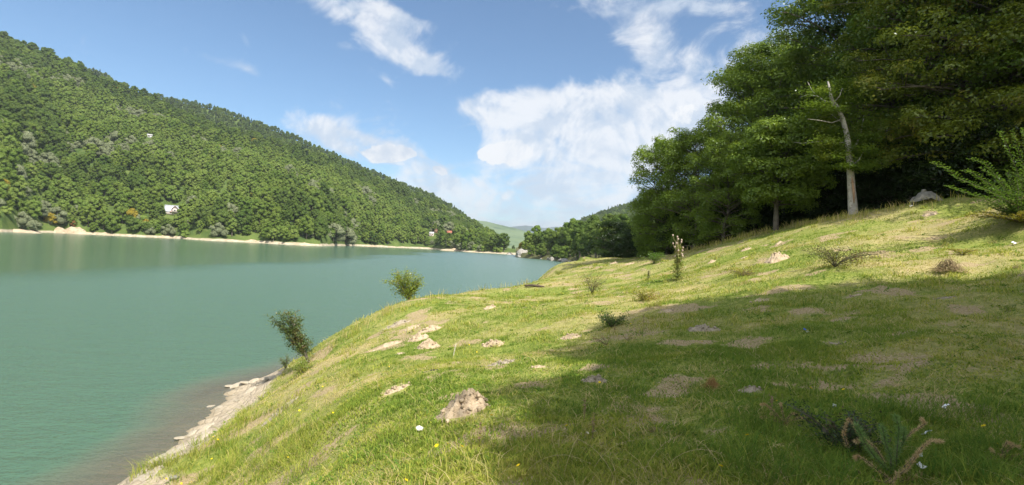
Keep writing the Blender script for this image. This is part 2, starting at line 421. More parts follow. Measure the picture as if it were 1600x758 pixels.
m, t = newmat('hill_grass')
pos = t('ShaderNodeNewGeometry').outputs['Position']; zz = t('ShaderNodeSeparateXYZ', {0: pos}).outputs[2]
n1 = t.noise(pos, .05, 6, .6); n2 = t.noise(pos, .4, 5, .6)
cg = t.mix(t.ss(n1, .35, .65), (.05,.085,.02), (.10,.14,.035)); cg = t.mix(t.ss(n2, .5, .75), cg, (.13,.15,.045))
sand = t.mix(t.ss(n2, .3, .7), (.30,.25,.17), (.50,.44,.33))
c = t.mix(t.ss(t.m('ADD', zz, t.m('MULTIPLY', t.m('SUBTRACT', n1, .5), 3.2)), -4.7, -4.0), sand, cg)
bp = t('ShaderNodeBump', {'Height': n2, 'Strength': .5, 'Distance': 1.0})
p = t('ShaderNodeBsdfPrincipled', {'Base Color': c, 'Roughness': .95, 'Normal': bp.outputs[0]}); p.inputs['Specular IOR Level'].default_value = .1
outp(t, p.outputs[0]); HG = m
def flood(px, py): return wl(px, py)[1]
LF = [(0,362.5),(60,363),(100,364.5),(130,366),(170,368),(220,370.5),(270,372.5),(330,376),(400,379.5),(450,382.5),(500,384.5),(560,384.5),(600,386.3),(640,387.8),(670,389.3),(700,391.5),(740,394.5),(790,397.5)]
foot = [(-900,0,190),(-300,0,250)] + [(a, b, flood(a, b)) for a, b in LF] + [(830,399,500)]
left_hill = Hill(foot,
    [(-900,-120,620),(-300,-40,680),(-60,30,720),(0,57,740),(60,80,745),(120,105,750),(185,132,755),(240,153,760),(300,178,760),(350,198,760),(400,214,770),(450,228,780),
     (520,254,810),(600,285,880),(680,316,960),(740,352,1000),(775,374,1000),(800,384,950),(830,388,900)], amp=7, tree=9, seed=1)
left_hill.mesh('hillside', -1.9, pdir(806,390)[0], 420, 90, HG)
far_ridge = Hill([(-300,0,820),(800,0,1000)],
    [(-300,20,1300),(60,88,1300),(100,100,1300),(130,104,1290),(165,113,1260),(184,130,1200),(200,140,1200),(240,148,1150),(300,158,1150),(340,167,1150),(400,188,1150),(450,207,1150),(520,238,1180),
     (600,274,1200),(640,289,1220),(680,305,1250),(710,323,1250),(740,346,1250),(770,368,1250),(800,384,1250)], amp=6, tree=9, seed=5)
far_ridge.mesh('ridge', -1.3, pdir(796,390)[0], 160, 30, HG)
pale = rough_mat('distant_meadow', (.075,.12,.05), (.14,.19,.085), .004, c3=(.03,.06,.028), bump=.0)
blue = rough_mat('distant_forest', (.03,.06,.025), (.05,.085,.035), .002, bump=0)
fh = Hill([(640,0,2300),(1100,0,2300)], [(600,320,3600),(690,334,3600),(735,343,3500),(760,346,3450),(790,353,3400),(815,359,3350),(840,368,3300),(870,376,3300),(1100,392,3300)], amp=14, tree=0, nscale=.003, seed=9)
fh.mesh('distant_hill', pdir(620,380)[0], pdir(1060,380)[0], 90, 30, pale)
bm_ = Hill([(640,0,7000),(1100,0,7000)], [(600,372,9600),(730,366,9500),(770,357,9500),(800,354,9500),(822,352,9500),(850,356,9500),(870,354,9400),(900,358,9300),(960,350,9300),(1100,352,9300)], amp=40, tree=0, nscale=.0012, seed=4)
bm_.mesh('distant_mountain', pdir(700,380)[0], pdir(1080,380)[0], 80, 20, blue)
rh = Hill([(860,0,700),(3000,0,700)], [(850,385,1500),(880,362,1500),(905,348,1480),(940,334,1460),(965,326,1450),(985,320,1440),(1010,312,1420),(1060,296,1400),(1150,270,1380),(1400,230,1300),(2000,150,1200),(3000,60,1100)], amp=9, tree=8, seed=12)
rh.mesh('wooded_hill', pdir(858,380)[0], 2.4, 160, 30, HG)

# promontory and right bank beyond the meadow
pm = rough_mat('bank_soil', (.07,.08,.03), (.13,.13,.05), .3, c3=(.16,.12,.07), bscale=1.5, bump=.8, dist=.5)
PF = [(808,402),(820,403.5),(840,405),(860,407),(880,409),(900,411.5),(930,416),(1000,424)]
prom = Hill([(795,0,430)]+[(a, b, flood(a, b)) for a, b in PF]+[(1100,0,190),(3000,0,120)],
    [(795,387,470),(812,386,420),(840,388,410),(900,391,400),(1000,391,400),(1100,380,400),(1500,340,360),(3000,300,300)], amp=2.5, tree=0, power=.6, seed=20)
prom.mesh('wooded_bank', pdir(806,390)[0], 2.4, 170, 40, pm, back=1.2)

# ------------------------------------------------------------------ lake
wx = np.concatenate([-np.geomspace(1800, 36, 30)[:-1], np.linspace(-36, 20, 150)[:-1], np.geomspace(20, 900, 20)])
wy = np.concatenate([[-400, -150, -60], np.linspace(-30, 60, 150)[:-1], np.geomspace(60, 1400, 36)])
WX, WY = np.meshgrid(wx, wy)
near = (WX > -34) & (WX < 74) & (WY > -21) & (WY < 124)
dep = np.where(near, WZ-gz(WX, WY), 8)
m, t = newmat('lake_water')
geo = t('ShaderNodeNewGeometry'); pos = geo.outputs['Position']; sx = t('ShaderNodeSeparateXYZ', {0: pos})
dp = t('ShaderNodeAttribute', attribute_name='bed_depth').outputs['Fac']
shore_n = t.noise(pos, .35, 3)
murk = t.ss(t.m('ADD', dp, t.m('MULTIPLY', t.m('SUBTRACT', shore_n, .5), .5)), -.1, 1.0, .55, 1.0)
body = t.mix(t.noise(t.vm('MULTIPLY', pos, (1, .3, 1)).outputs[0], .02, 3), (.058,.118,.072), (.075,.138,.088))
body = t.mix(t.ss(t.m('ADD', dp, t.m('MULTIPLY', t.m('SUBTRACT', shore_n, .5), .6)), 0, 1.15), (.17,.15,.105), body)
df = t('ShaderNodeBsdfDiffuse', {'Color': body}); tp = t('ShaderNodeBsdfTransparent', {'Color': (.82,.9,.82,1)})
b_ = t('ShaderNodeMixShader', {0: murk}); t.l.new(tp.outputs[0], b_.inputs[1]); t.l.new(df.outputs[0], b_.inputs[2])
# wind roughens the open water; a calmer lane lies along the far left bank
lane = t.ss(t.m('ADD', sx.outputs[0], t.m('MULTIPLY', t.m('SUBTRACT', t.noise(pos, .012, 3), .5), 60)), -62, -44)
rp = t.m('ADD', t.m('MULTIPLY', t.noise(t.vm('MULTIPLY', pos, (1, 1.6, 1)).outputs[0], 5.5, 2, .5), .45), t.m('ADD', t.noise(t.vm('MULTIPLY', pos, (1, 1.9, 1)).outputs[0], 2.2, 3, .6), t.m('MULTIPLY', t.noise(t.vm('MULTIPLY', pos, (.8, 1.8, 1)).outputs[0], .55, 3, .55), 2.0)))
bp = t('ShaderNodeBump', {'Height': rp, 'Strength': t.m('MULTIPLY_ADD', lane, .65, .22), 'Distance': .16})
gl = t('ShaderNodeBsdfGlossy', {'Color': (.95,.97,1,1), 'Roughness': t.m('MULTIPLY_ADD', lane, .14, .10), 'Normal': bp.outputs[0]})
fr = t('ShaderNodeFresnel', {'IOR': 1.33, 'Normal': bp.outputs[0]})
wm = t('ShaderNodeMixShader', {0: t.m('MINIMUM', fr.outputs[0], .62)}); t.l.new(b_.outputs[0], wm.inputs[1]); t.l.new(gl.outputs[0], wm.inputs[2])
outp(t, wm.outputs[0])
tag(obj('water', grid_mesh('water', WX, WY, np.full_like(WX, WZ), m, {'bed_depth': dep})), kind='structure')

# ------------------------------------------------------------------ foliage materials
BARK = rough_mat('bark', (.10,.085,.065), (.19,.165,.13), 4, bscale=18, bump=.9)
PALEBARK = rough_mat('pale_bark', (.34,.31,.27), (.52,.48,.42), 3, bscale=14, bump=.7, c3=(.2,.16,.12))
M_BEECH = leaf_mat('beech_leaf', (.085,.15,.022), (.17,.255,.036), (.22,.25,.04), .38, .7, .25)
M_BEECHY = leaf_mat('yellowing_beech_leaf', (.11,.16,.022), (.24,.29,.04), (.34,.31,.05), .42, .7, .25)
M_MAPLE = leaf_mat('maple_leaf', (.12,.20,.028), (.23,.32,.045), None, .40, .6, .2)
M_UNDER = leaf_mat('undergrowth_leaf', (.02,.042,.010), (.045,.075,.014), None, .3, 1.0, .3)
M_FD = leaf_mat('far_dark_leaf', (.09,.15,.034), (.155,.21,.052), None, .3, .12, .6, 0)
M_FM = leaf_mat('far_green_leaf', (.125,.20,.040), (.21,.275,.06), None, .3, .12, .7, 0)
M_FL = leaf_mat('far_light_leaf', (.17,.26,.055), (.26,.33,.085), None, .3, .12, .7, 0)
M_FS = leaf_mat('far_silver_leaf', (.19,.22,.12), (.27,.30,.18), None, .25, .12, .5, 0)
M_FY = leaf_mat('far_yellow_leaf', (.26,.23,.035), (.40,.31,.05), None, .25, .12, .3, 0)
M_FR = leaf_mat('far_rusty_leaf', (.22,.12,.045), (.30,.18,.07), None, .2, .12, .3, 0)
M_FC = leaf_mat('far_conifer_needle', (.030,.060,.026), (.055,.09,.038), None, .1, .12, .5, 0)

# ------------------------------------------------------------------ far trees

_b = bmesh.new(); bmesh.ops.create_icosphere(_b, subdivisions=2, radius=1)
ICO_V = np.array([v.co[:] for v in _b.verts]); ICO_F = np.array([[v.index for v in f.verts] for f in _b.faces]); _b.free()
def far_crown(h, w_, lobes, nl, leaf, mat, low=.18, seed=0, lump=.3):
    """broadleaf crown of many leaf clumps spread over uneven lobes"""
    g = np.random.default_rng(seed); mb = MB()
    Cs = []; Rs = []
    for k in range(lobes):
        f = (k+.5)/lobes; zc = h*(low+.08+(.86-low)*f)
        prof = math.sin(math.pi*min(1, (.22+.70*f)))**.6
        a = k*2.4+g.random(); rr = w_*.5*prof*(.35+.55*g.random())*(1 if k < lobes-1 else .2)
        Cs.append((rr*math.cos(a), rr*math.sin(a), zc)); Rs.append(w_*lump*(.7+.6*g.random())*(.65+.5*prof)*.72)
    Cs = np.array(Cs); Rs = np.array(Rs)
    k = g.choice(lobes, nl, p=Rs**2/np.sum(Rs**2))
    N = unit(g.normal(size=(nl, 3))); N[:,2] = np.where(N[:,2] < -.4, -N[:,2], N[:,2])
    rad = Rs[k]*(.72+.36*g.random(nl))
    C = Cs[k]+N*rad[:,None]*np.array([1,1,.85])
    Nn = unit(N+g.normal(size=(nl,3))*.38)
    mb.leaves(C, Nn, leaf*(.6+.8*g.random(nl)), leaf*(.5+.6*g.random(nl)))
    # inner twig mass so that the crown is not see-through everywhere
    for c, r in zip(Cs, Rs):
        P = ICO_V*(r*.80*(1+.30*(g.random((len(ICO_V), 1))-.5)))*np.array([1,1,.85])
        mb.add(c+P, None, ICO_F)
    return mb.build('crown', mat)
def far_conifer(h, w_, tiers, mat, seed=0):
    g = np.random.default_rng(seed); mb = MB()
    for k in range(tiers):
        f = k/(tiers-1); z = h*(.08+.9*f); r = w_*.5*(1-f)**.85+.15
        n = int(18+26*(1-f))
        a = g.random(n)*6.283; rr = r*(.45+.6*g.random(n))
        C = np.stack([rr*np.cos(a), rr*np.sin(a), z-rr*.28+g.normal(size=n)*.12], 1)
        Nn = unit(np.stack([np.cos(a)*.5, np.sin(a)*.5, np.full(n, .8)], 1)+g.normal(size=(n,3))*.25)
        mb.leaves(C, Nn, h*.075, h*.045)
    return mb.build('crown', mat)
def trunk_mesh(h, r, mat=BARK, bends=3, seed=0):
    g = np.random.default_rng(seed); mb = MB()
    P = [(0,0,-.6)]+[(g.normal()*.12*h*.05*k, g.normal()*.12*h*.05*k, h*k/5) for k in range(1, 6)]
    mb.tube(P, np.linspace(r*1.3, r*.3, len(P)), 7)
    for k in range(4):
        z0 = h*(.35+.12*k); a = k*2.2+g.random(); L = h*.25
        mb.tube([(0,0,z0), (math.cos(a)*L*.5, math.sin(a)*L*.5, z0+L*.35), (math.cos(a)*L, math.sin(a)*L, z0+L*.8)], [r*.4, r*.25, r*.1], 5)
    return mb.build('trunk', mat, True)
far_trunk = trunk_mesh(9, .28, seed=3)
FAR = {   # list of crown meshes by look
  'dark':   [far_crown(13, 9.5, 24, 2400, .62, M_FD, seed=1, lump=.21), far_crown(15, 8, 26, 2400, .62, M_FD, seed=2, lump=.20)],
  'green':  [far_crown(12, 9.5, 26, 2400, .6, M_FM, seed=3, lump=.20), far_crown(10, 7, 16, 1900, .55, M_FM, seed=33, lump=.24), far_crown(15, 8.5, 26, 2400, .6, M_FM, seed=4, lump=.20)],
  'light':  [far_crown(11, 8.5, 22, 2300, .55, M_FL, seed=5, lump=.21), far_crown(14, 7, 22, 2200, .55, M_FL, seed=6, lump=.20)],
  'silver': [far_crown(10, 10, 10, 1400, .7, M_FS, seed=7, low=.08)],
  'yellow': [far_crown(9, 7, 10, 1200, .7, M_FY, seed=8)],
  'rusty':  [far_crown(8, 6, 8, 1000, .7, M_FR, seed=9)],
  'conifer':[far_conifer(17, 6.5, 22, M_FC, seed=10)],
  'bush':   [far_crown(5.5, 8, 9, 1000, .6, M_FL, seed=11, low=0.0)],
}
KN = {'dark': 'broadleaf_tree', 'green': 'broadleaf_tree', 'light': 'broadleaf_tree', 'silver': 'willow_tree', 'yellow': 'broadleaf_tree', 'rusty': 'broadleaf_tree', 'conifer': 'conifer_tree', 'bush': 'bush'}
def far_tree(kind, loc, sc=1.0, label=None, group=None, var=None, rz=None, szz=None):
    me = FAR[kind][(random.randrange(len(FAR[kind])) if var is None else var) % len(FAR[kind])]
    o = empty(KN[kind], loc, random.random()*6.28 if rz is None else rz)
    szz = szz or sc; o.scale = (sc, sc, szz)
    obj('crown', me, o)
    if kind != 'bush': obj('trunk', far_trunk, o)
    tag(o, label, 'bush' if kind == 'bush' else 'tree', group); return o

# scatter the hillside forest
def scatter(hill, u0, u1, w0, w1, area, edge=0.0, seed=0, spacing=7.5):
    g = np.random.default_rng(seed); n = area
    U = u0+(u1-u0)*g.random(n*3); Wq = w0+(w1-w0)*g.random(n*3)
    D0, D1 = hill.foot(U), hill.crest(U); Y = D0+Wq*(D1-D0)
    keep = g.random(n*3) < (Y*(D1-D0))/np.max(Y*(D1-D0))
    U, Wq, Y = U[keep][:n], Wq[keep][:n], Y[keep][:n]
    X = U*Y
    # thin to a minimum spacing through a hash grid
    cell = {}; ok = np.zeros(len(X), bool); s2 = spacing**2
    for i in range(len(X)):
        ci, cj = int(X[i]//spacing), int(Y[i]//spacing); good = True
        for a in (-1,0,1):
            for b in (-1,0,1):
                for j in cell.get((ci+a, cj+b), ()):
                    if (X[i]-X[j])**2+(Y[i]-Y[j])**2 < s2: good = False; break
                if not good: break
            if not good: break
        if good: cell.setdefault((ci,cj), []).append(i); ok[i] = True
    X, Y, U, Wq = X[ok], Y[ok], U[ok], Wq[ok]
    Z = hill.z(U, Y)
    return X, Y, Z, Wq
def cam_px(X, Y, Z):
    P = np.stack([X, Y, Z], 1)@CR
    return 800+800*P[:,0]/-P[:,2], 379-800*P[:,1]/-P[:,2]
CLEAR = [(355,304,9,2),(357,320,1,3),(125,234,12,2),(232,214,4,1),(268,327,9,7),(95,360,3,3),(675,366,6,2),(702,366,4,2),(797,380,5,3),(722,371,2,1)]
def kinds_for(X, Y, Wq, g, far=False):
    n = len(X)
    a = fbm(X*.011+7, Y*.011, 3); b = fbm(X*.02-3, Y*.02+50, 3); r = g.random(n)
    k = np.full(n, 1)                                                   # green
    k = np.where((a < .46) & (r < .8), 0, k)                           # dark
    k = np.where((a > .54) & (r < .75), 2, k)                          # light
    k = np.where((b > .62) & (r < .5), 3, k)                           # silver
    k = np.where((Wq > .80) & (r < .8), 0, k)
    k = np.where((Wq > .93) & (r > .88), 5, k)
    k = np.where(g.random(n) < .008, 4, k)
    if far: k = np.where(g.random(n) < .14, 5, np.where(g.random(n) < .8, 0, 1))
    return k
KLIST = ['dark','green','light','silver','yellow','conifer']
g = np.random.default_rng(3)
X, Y, Z, Wq = scatter(left_hill, -1.6, pdir(803,390)[0], .012, 1.03, 36000, seed=4, spacing=5.7)
px, py = cam_px(X, Y, Z)
keep = (Z > -4.7) & (px > -420)
_dist = np.hypot(X, Y)
for cx, cy, rx, ry in CLEAR:
    keep &= ~((np.abs(px-cx) < rx+3.2*800/_dist) & (py > cy-ry) & (py-10.5*800/_dist < cy+ry))
X, Y, Z, Wq, px, py = [a[keep] for a in (X, Y, Z, Wq, px, py)]
K = kinds_for(X, Y, Wq, g)
sc = (.66+.75*g.random(len(X))**1.8)*(.85+.4*fbm(X*.02+90, Y*.02, 2)); sc = np.where(K == 5, sc*.8, sc)
dist = np.hypot(X, Y)
inview = (px > -20) & (px < 810)
order = np.argsort(np.where(inview, dist/sc, 1e9))
NIND = 235
ind = order[:NIND]; rest = order[NIND:]
adj = {'dark': 'dark green rounded', 'green': 'mid green rounded', 'light': 'light green rounded', 'silver': 'silvery grey-green willow-like', 'yellow': 'yellow-green rounded', 'conifer': 'dark pointed conifer'}
for i in ind:
    kd = KLIST[K[i]]
    far_tree(kd, (X[i], Y[i], Z[i]-.5), sc[i], adj[kd]+' tree low on the wooded hillside across the lake', adj[kd]+' trees low on the far hillside')

def forest_gn(name, parts, label):
    """one stuff object: point clouds (x,y,z,scale,rot) with one crown mesh instanced on each"""
    P = np.concatenate([p for p, _ in parts]); kk = np.concatenate([np.full(len(p), i) for i, (p, _) in enumerate(parts)])
    me = bpy.data.meshes.new(name); me.vertices.add(len(P)); me.vertices.foreach_set('co', P[:, :3].astype(np.float32).ravel())
    for nm, v in (('sc', P[:,3]), ('rot', P[:,4])):
        a = me.attributes.new(nm, 'FLOAT', 'POINT'); a.data.foreach_set('value', v.astype(np.float32))
    a = me.attributes.new('pick', 'INT', 'POINT'); a.data.foreach_set('value', kk.astype(np.int32))
    o = obj(name, me)
    ng = bpy.data.node_groups.new(name, 'GeometryNodeTree')
    ng.interface.new_socket('Geometry', in_out='INPUT', socket_type='NodeSocketGeometry')
    ng.interface.new_socket('Geometry', in_out='OUTPUT', socket_type='NodeSocketGeometry')
    q = NT(ng); gi = q('NodeGroupInput'); go = q('NodeGroupOutput')
    def named(nm, dt): return q('GeometryNodeInputNamedAttribute', {'Name': nm}, data_type=dt)
    s_, r_, p_ = named('sc', 'FLOAT'), named('rot', 'FLOAT'), named('pick', 'INT')
    jn = q('GeometryNodeJoinGeometry')
    for _, src in reversed(parts):
        oi = q('GeometryNodeObjectInfo', {'As Instance': True}); oi.inputs['Object'].default_value = src
        oi.transform_space = 'ORIGINAL'; ng.links.new(oi.outputs['Geometry'], jn.inputs[0])
    cx = q('ShaderNodeCombineXYZ', {'Z': r_.outputs[0]})
    ip = q('GeometryNodeInstanceOnPoints', {'Points': gi.outputs[0], 'Instance': jn.outputs[0], 'Pick Instance': True, 'Instance Index': p_.outputs[0],
                                            'Rotation': cx.outputs[0], 'Scale': s_.outputs[0]})
    ng.links.new(ip.outputs[0], go.inputs[0])
    md = o.modifiers.new('forest', 'NODES'); md.node_group = ng
    tag(o, label, 'forest', kind='stuff'); return o
# an instancing source for every crown mesh: the crown part of a tree already standing
def crown_of(me):
    for o in COL.objects:
        if o.type == 'MESH' and o.data == me: return o
    return None
def pack(X, Y, Z, sc, K, g):
    parts = {}
    for i in range(len(X)):
        kd = KLIST[K[i]]; v = g.integers(len(FAR[kd])); parts.setdefault((kd, v), []).append((X[i], Y[i], Z[i]-.5, sc[i], g.random()*6.28))
    return parts
gsh = np.random.default_rng(31)
for k in range(95):
    a = -5+k*8.4+gsh.normal()*3; u_ = float(pdir(a, 370)[0]); kd = ['bush','bush','silver','light','green'][gsh.integers(5)]
    if abs(a-90) < 12: continue
    Yb = float(left_hill.foot(np.array([u_]))[0])+9+gsh.random()*8
    far_tree(kd, (u_*Yb, Yb, float(left_hill.z(np.array([u_]), np.array([Yb]))[0])-.4), (.45 if kd != 'bush' else .8)+.35*gsh.random(), {'bush':'low light green bush','silver':'low silvery willow bush','light':'small yellow-green tree','green':'small mid green tree'}[kd]+' right above the far beach', 'bushes and small trees along the far beach')
# special trees along the far shore, seen one by one in the photograph
def hill_at(hill, px, py, lo=None):
    d = pdir(px, py); u = d[0]; ys = np.linspace(hill.foot(u)-15 if lo is None else lo, hill.crest(u), 900)
    k = np.argmax(d[2]*ys < hill.z(np.full_like(ys, u), ys)); return np.array([u*ys[k], ys[k], float(hill.z(np.array([u]), ys[k:k+1])[0])])
SP = [('silver',33,359,1.15,'silvery willow standing at the left end of the far beach'),
 ('silver',50,360,.75,'small round silver-green willow beside the pale beach'),
 ('yellow',78,352,1.0,'bright yellow tree above the sandy landing on far shore'),
 ('light',95,350,1.35,'tall loose light green tree right behind the sandy landing'),
 ('rusty',113,355,.7,'small rusty brown tree beside the sandy landing'),
 ('yellow',205,350,1.35,'broad golden yellow tree left of the steep-roofed house'),
 ('light',212,362,.95,'round yellow-green tree below the golden yellow tree'),
 ('silver',232,366,.7,'pale willow bush on the far shore below the house, left of centre'),
 ('light',278,355,1.0,'yellow-green tree directly below the steep-roofed house'),
 ('silver',262,368,.9,'grey-green willow at the water below the house'),
 ('bush',290,370,.9,'low grey-green bush with a dark foot on the far beach'),
 ('dark',250,345,.9,'dark green tree just left of the steep-roofed house'),
 ('dark',325,352,1.2,'big dark tree a little right of the house'),
 ('light',312,366,.8,'small round green tree by the pale waterside post'),
 ('silver',340,371,1.1,'broad pale willow overhanging the far beach'),
 ('light',362,370,1.1,'wide yellow-green tree right of the broad pale willow'),
 ('silver',358,340,1.2,'silver-green tree below the two small meadows'),
 ('silver',300,330,1.3,'large silver-green tree right behind the house'),
 ('yellow',393,308,.6,'small orange-yellow tree beside the upper meadow'),
 ('silver',110,620,0,''),
 ('rusty',750,380,.9,'red-brown tree among green ones near the valley mouth'),
 ('light',715,388,1.3,'wide light green tree at the far beach, left of valley mouth'),
 ('light',692,388,1.1,'rounded light green tree behind the pale far beach'),
 ]
for kd, a, b, s_, lab in SP:
    if s_ > 0:
        p_ = hill_at(left_hill, a, b); far_tree(kd, p_-np.array([0,0,.6]), s_, lab)

# promontory trees
PT = [(815,402,.75,'yellow',1),(824,401,1.15,'light',0),(838,399,1.45,'light',0),(849,400,1.1,'dark',0),(860,402,1.25,'dark',0),(874,400,1.5,'green',0),(884,402,1.35,'dark',0),
      (893,402,1.5,'green',0),(905,404,1.4,'dark',0),(916,404,1.35,'green',0),(930,406,1.45,'dark',0),(944,405,1.3,'green',0),(957,407,1.4,'green',0),(968,405,1.4,'dark',0),(980,407,1.2,'dark',0),(992,408,1.2,'green',0),
      (830,403,.8,'green',0),(845,405,.8,'dark',0),(868,406,.8,'dark',0),(882,408,.8,'green',0),(900,410,.75,'light',0),(915,411,.8,'dark',0),(935,414,.8,'green',0),(955,414,.8,'dark',0),(975,416,.8,'dark',0),(820,402,.6,'green',0),
      (855,398,1.2,'green',0),(895,398,1.5,'dark',0),(925,399,1.5,'dark',0),(950,399,1.45,'dark',0),(975,399,1.4,'green',0),(1000,400,1.3,'dark',0),(1020,400,1.3,'green',0),(1040,402,1.3,'dark',0)]
PL = {0: 'yellow tree at the tip of the wooded headland above the pale cliff', 1: 'light green tree just behind the yellow tree on the headland', 2: 'tall yellow-green tree crowning the headland tip'}
for k, (a, b, s_, kd, v) in enumerate(PT):
    d = pdir(a, b); u = d[0]; Yb = float(prom.foot(np.array([u]))[0])+10+(0 if b > 402 else (410-b)*3.5)
    if b > 402 and s_ < 1: Yb -= 4
    zb = float(prom.z(np.array([u]), np.array([Yb]))[0])
    lab = PL.get(k, {'dark': 'dense dark green', 'green': 'mid green', 'light': 'light green', 'yellow': 'yellow'}[kd]+(' low tree at the water edge of the headland' if s_ < 1 else ' tall tree in the wood on the headland'))
    far_tree(kd, (u*Yb, Yb, zb-.5), s_, lab, None if k in PL else 'trees on the wooded headland')

parts = pack(X[rest], Y[rest], Z[rest], sc[rest], K[rest], g)
srcs = {}
for kd in KLIST:
    for v, me in enumerate(FAR[kd]):
        c_ = crown_of(me)
        if c_ is None:
            o_ = far_tree(kd, (X[rest[v]], Y[rest[v]], Z[rest[v]]-.5), 1.0, adj[kd]+' tree higher on the wooded hillside across the lake', var=v); c_ = crown_of(me)
        srcs[(kd, v)] = c_
forest_gn('hillside_forest', [(np.array(p), srcs[k]) for k, p in parts.items()], 'dense green mixed forest covering the hillside across the lake')
X2, Y2, Z2, W2 = scatter(far_ridge, -.95, pdir(792,390)[0], .5, 1.02, 20000, seed=8, spacing=6.2)
K2 = kinds_for(X2, Y2, W2, g, True)
forest_gn('ridge_forest', [(np.array(p), srcs[k]) for k, p in pack(X2, Y2, Z2, np.where(K2 == 5, .62, .8)+.3*g.random(len(X2)), K2, g).items()], 'dark conifer forest along the upper ridge of the far hill')
X3, Y3, Z3, W3 = scatter(rh, pdir(870,390)[0], pdir(1120,390)[0], .2, 1.02, 5000, seed=9, spacing=10)
K3 = kinds_for(X3, Y3, W3, g)
K3 = np.where(K3 == 2, 1, K3)
forest_gn('hill_forest', [(np.array(p), srcs[k]) for k, p in pack(X3, Y3, Z3, 1+.4*g.random(len(X3)), K3, g).items()], 'hazy dark green forest on the hill behind the headland')
X4, Y4, Z4, W4 = scatter(prom, pdir(830,390)[0], 1.6, .25, 1.5, 2500, seed=10, spacing=8)
K4 = kinds_for(X4, Y4, W4*0, g); K4 = np.where(K4 >= 2, 0, K4)
forest_gn('bank_forest', [(np.array(p), srcs[k]) for k, p in pack(X4, Y4, Z4, .65+.35*g.random(len(X4)), K4, g).items()], 'dark green wood filling the bank behind the headland')

#@@NEAR@@
# ------------------------------------------------------------------ near trees: trunk, limbs, twigs, sprays of small leaves
def near_tree(h, Rm, low, seed, leaf=.12, nl=30, nb=44, tr=.22, lean=(0,0), peak=.45, sprayr=.55, flat=.35, up=.35, bare=False):
    """returns (wood mesh builder, leaf mesh builder)"""
    g = np.random.default_rng(seed); wd = MB(); lf = MB()
    n = 9; zs = np.linspace(-.5, h*.93, n)
    tx = np.cumsum(g.normal(size=n)*.012*h)+lean[0]*np.linspace(0, 1, n)*h; ty = np.cumsum(g.normal(size=n)*.012*h)+lean[1]*np.linspace(0, 1, n)*h
    tx -= tx[1]; ty -= ty[1]
    TP = np.stack([tx, ty, zs], 1); TRr = tr*(1-.88*np.linspace(0, 1, n)**.9); TRr[0] = tr*1.45
    wd.tube(TP, TRr, 9, .12)
    C = []; Nn = []
    for k in range(nb):
        f = (k+g.random()*.8)/nb; hz = h*(low+(0.95-low)*f)
        fr = (hz/h-low)/(1-low)
        env = (np.sin(np.pi*np.clip((fr*(1-peak*.4)+peak*.4), 0, 1)))**.75 if fr > .02 else .6
        L = Rm*env*(.65+.5*g.random())+.3
        a = k*2.399+g.normal()*.35; rise = up*(.2+1.1*fr)+g.normal()*.12
        o = np.array([np.interp(hz, zs, tx), np.interp(hz, zs, ty), hz])
        d = np.array([math.cos(a), math.sin(a), rise]); side = np.array([-math.sin(a), math.cos(a), 0])
        s_ = np.linspace(0, 1, 6)
        P = o+np.outer(s_*L, d)+np.outer(np.sin(s_*3)*L*.07*g.normal(), side); P[:,2] -= (s_**2.2)*L*.22
        wd.tube(P, np.interp(hz, zs, TRr)*.45*(1-.85*s_)+.008, 5)
        for q in range(5):
            sq = .30+.70*(q+g.random()*.6)/5; sgn = 1 if q % 2 else -1
            b0 = np.array([np.interp(sq, s_, P[:,c]) for c in range(3)])
            l2 = L*.36*(1.2-sq)*(.7+.6*g.random())+.25
            d2 = unit(d*.55+side*sgn*(.6+.5*g.random())+np.array([0,0,g.normal()*.25+.1]))
            e = b0+d2*l2; mid = b0+d2*l2*.5+np.array([0,0,.04*l2])
            wd.tube([b0, mid, e], [.018+.004*L, .012, .005], 3)
            C.append(e); Nn.append(sprayr*(.55+.75*g.random()))
        C.append(P[-1]); Nn.append(sprayr*(.7+.5*g.random()))
    C = np.array(C); Nn = np.array(Nn); m_ = len(C)
    # every twig end carries an uneven cushion of leaves, thick on top and thin below
    cnt = (nl*(Nn/sprayr)**2).astype(int)
    idx = np.repeat(np.arange(m_), cnt); nt = len(idx)
    v = unit(g.normal(size=(nt, 3))); v[:,2] = np.where((v[:,2] < -.25) & (g.random(nt) < .8), -v[:,2], v[:,2])
    wob = 1+.7*(fbm(v[:,0]*2.3+idx*1.7, v[:,1]*2.3+v[:,2]*1.9+idx*.9, 3)-.5)*2
    P = C[idx]+v*(Nn[idx]*wob*(.72+.34*g.random(nt)**.7))[:, None]*np.array([1, 1, flat])
    P[:,2] -= .10*((P[:,:2]-C[idx][:,:2])**2).sum(1)
    NN = unit(v*np.array([.8,.8,1.1])+np.array([0,0,.30])+g.normal(size=(nt,3))*.30)
    lf.leaves(P, NN, leaf*(.6+.8*g.random(nt)), leaf*.66*(.7+.6*g.random(nt)), .2)
    return wd, lf
def tree_kind(seed, wood, leafm, **k):
    wd, lf = near_tree(seed=seed, **k)
    return wd.build('trunk', wood, True), (lf.build('crown', leafm) if lf.n else None)
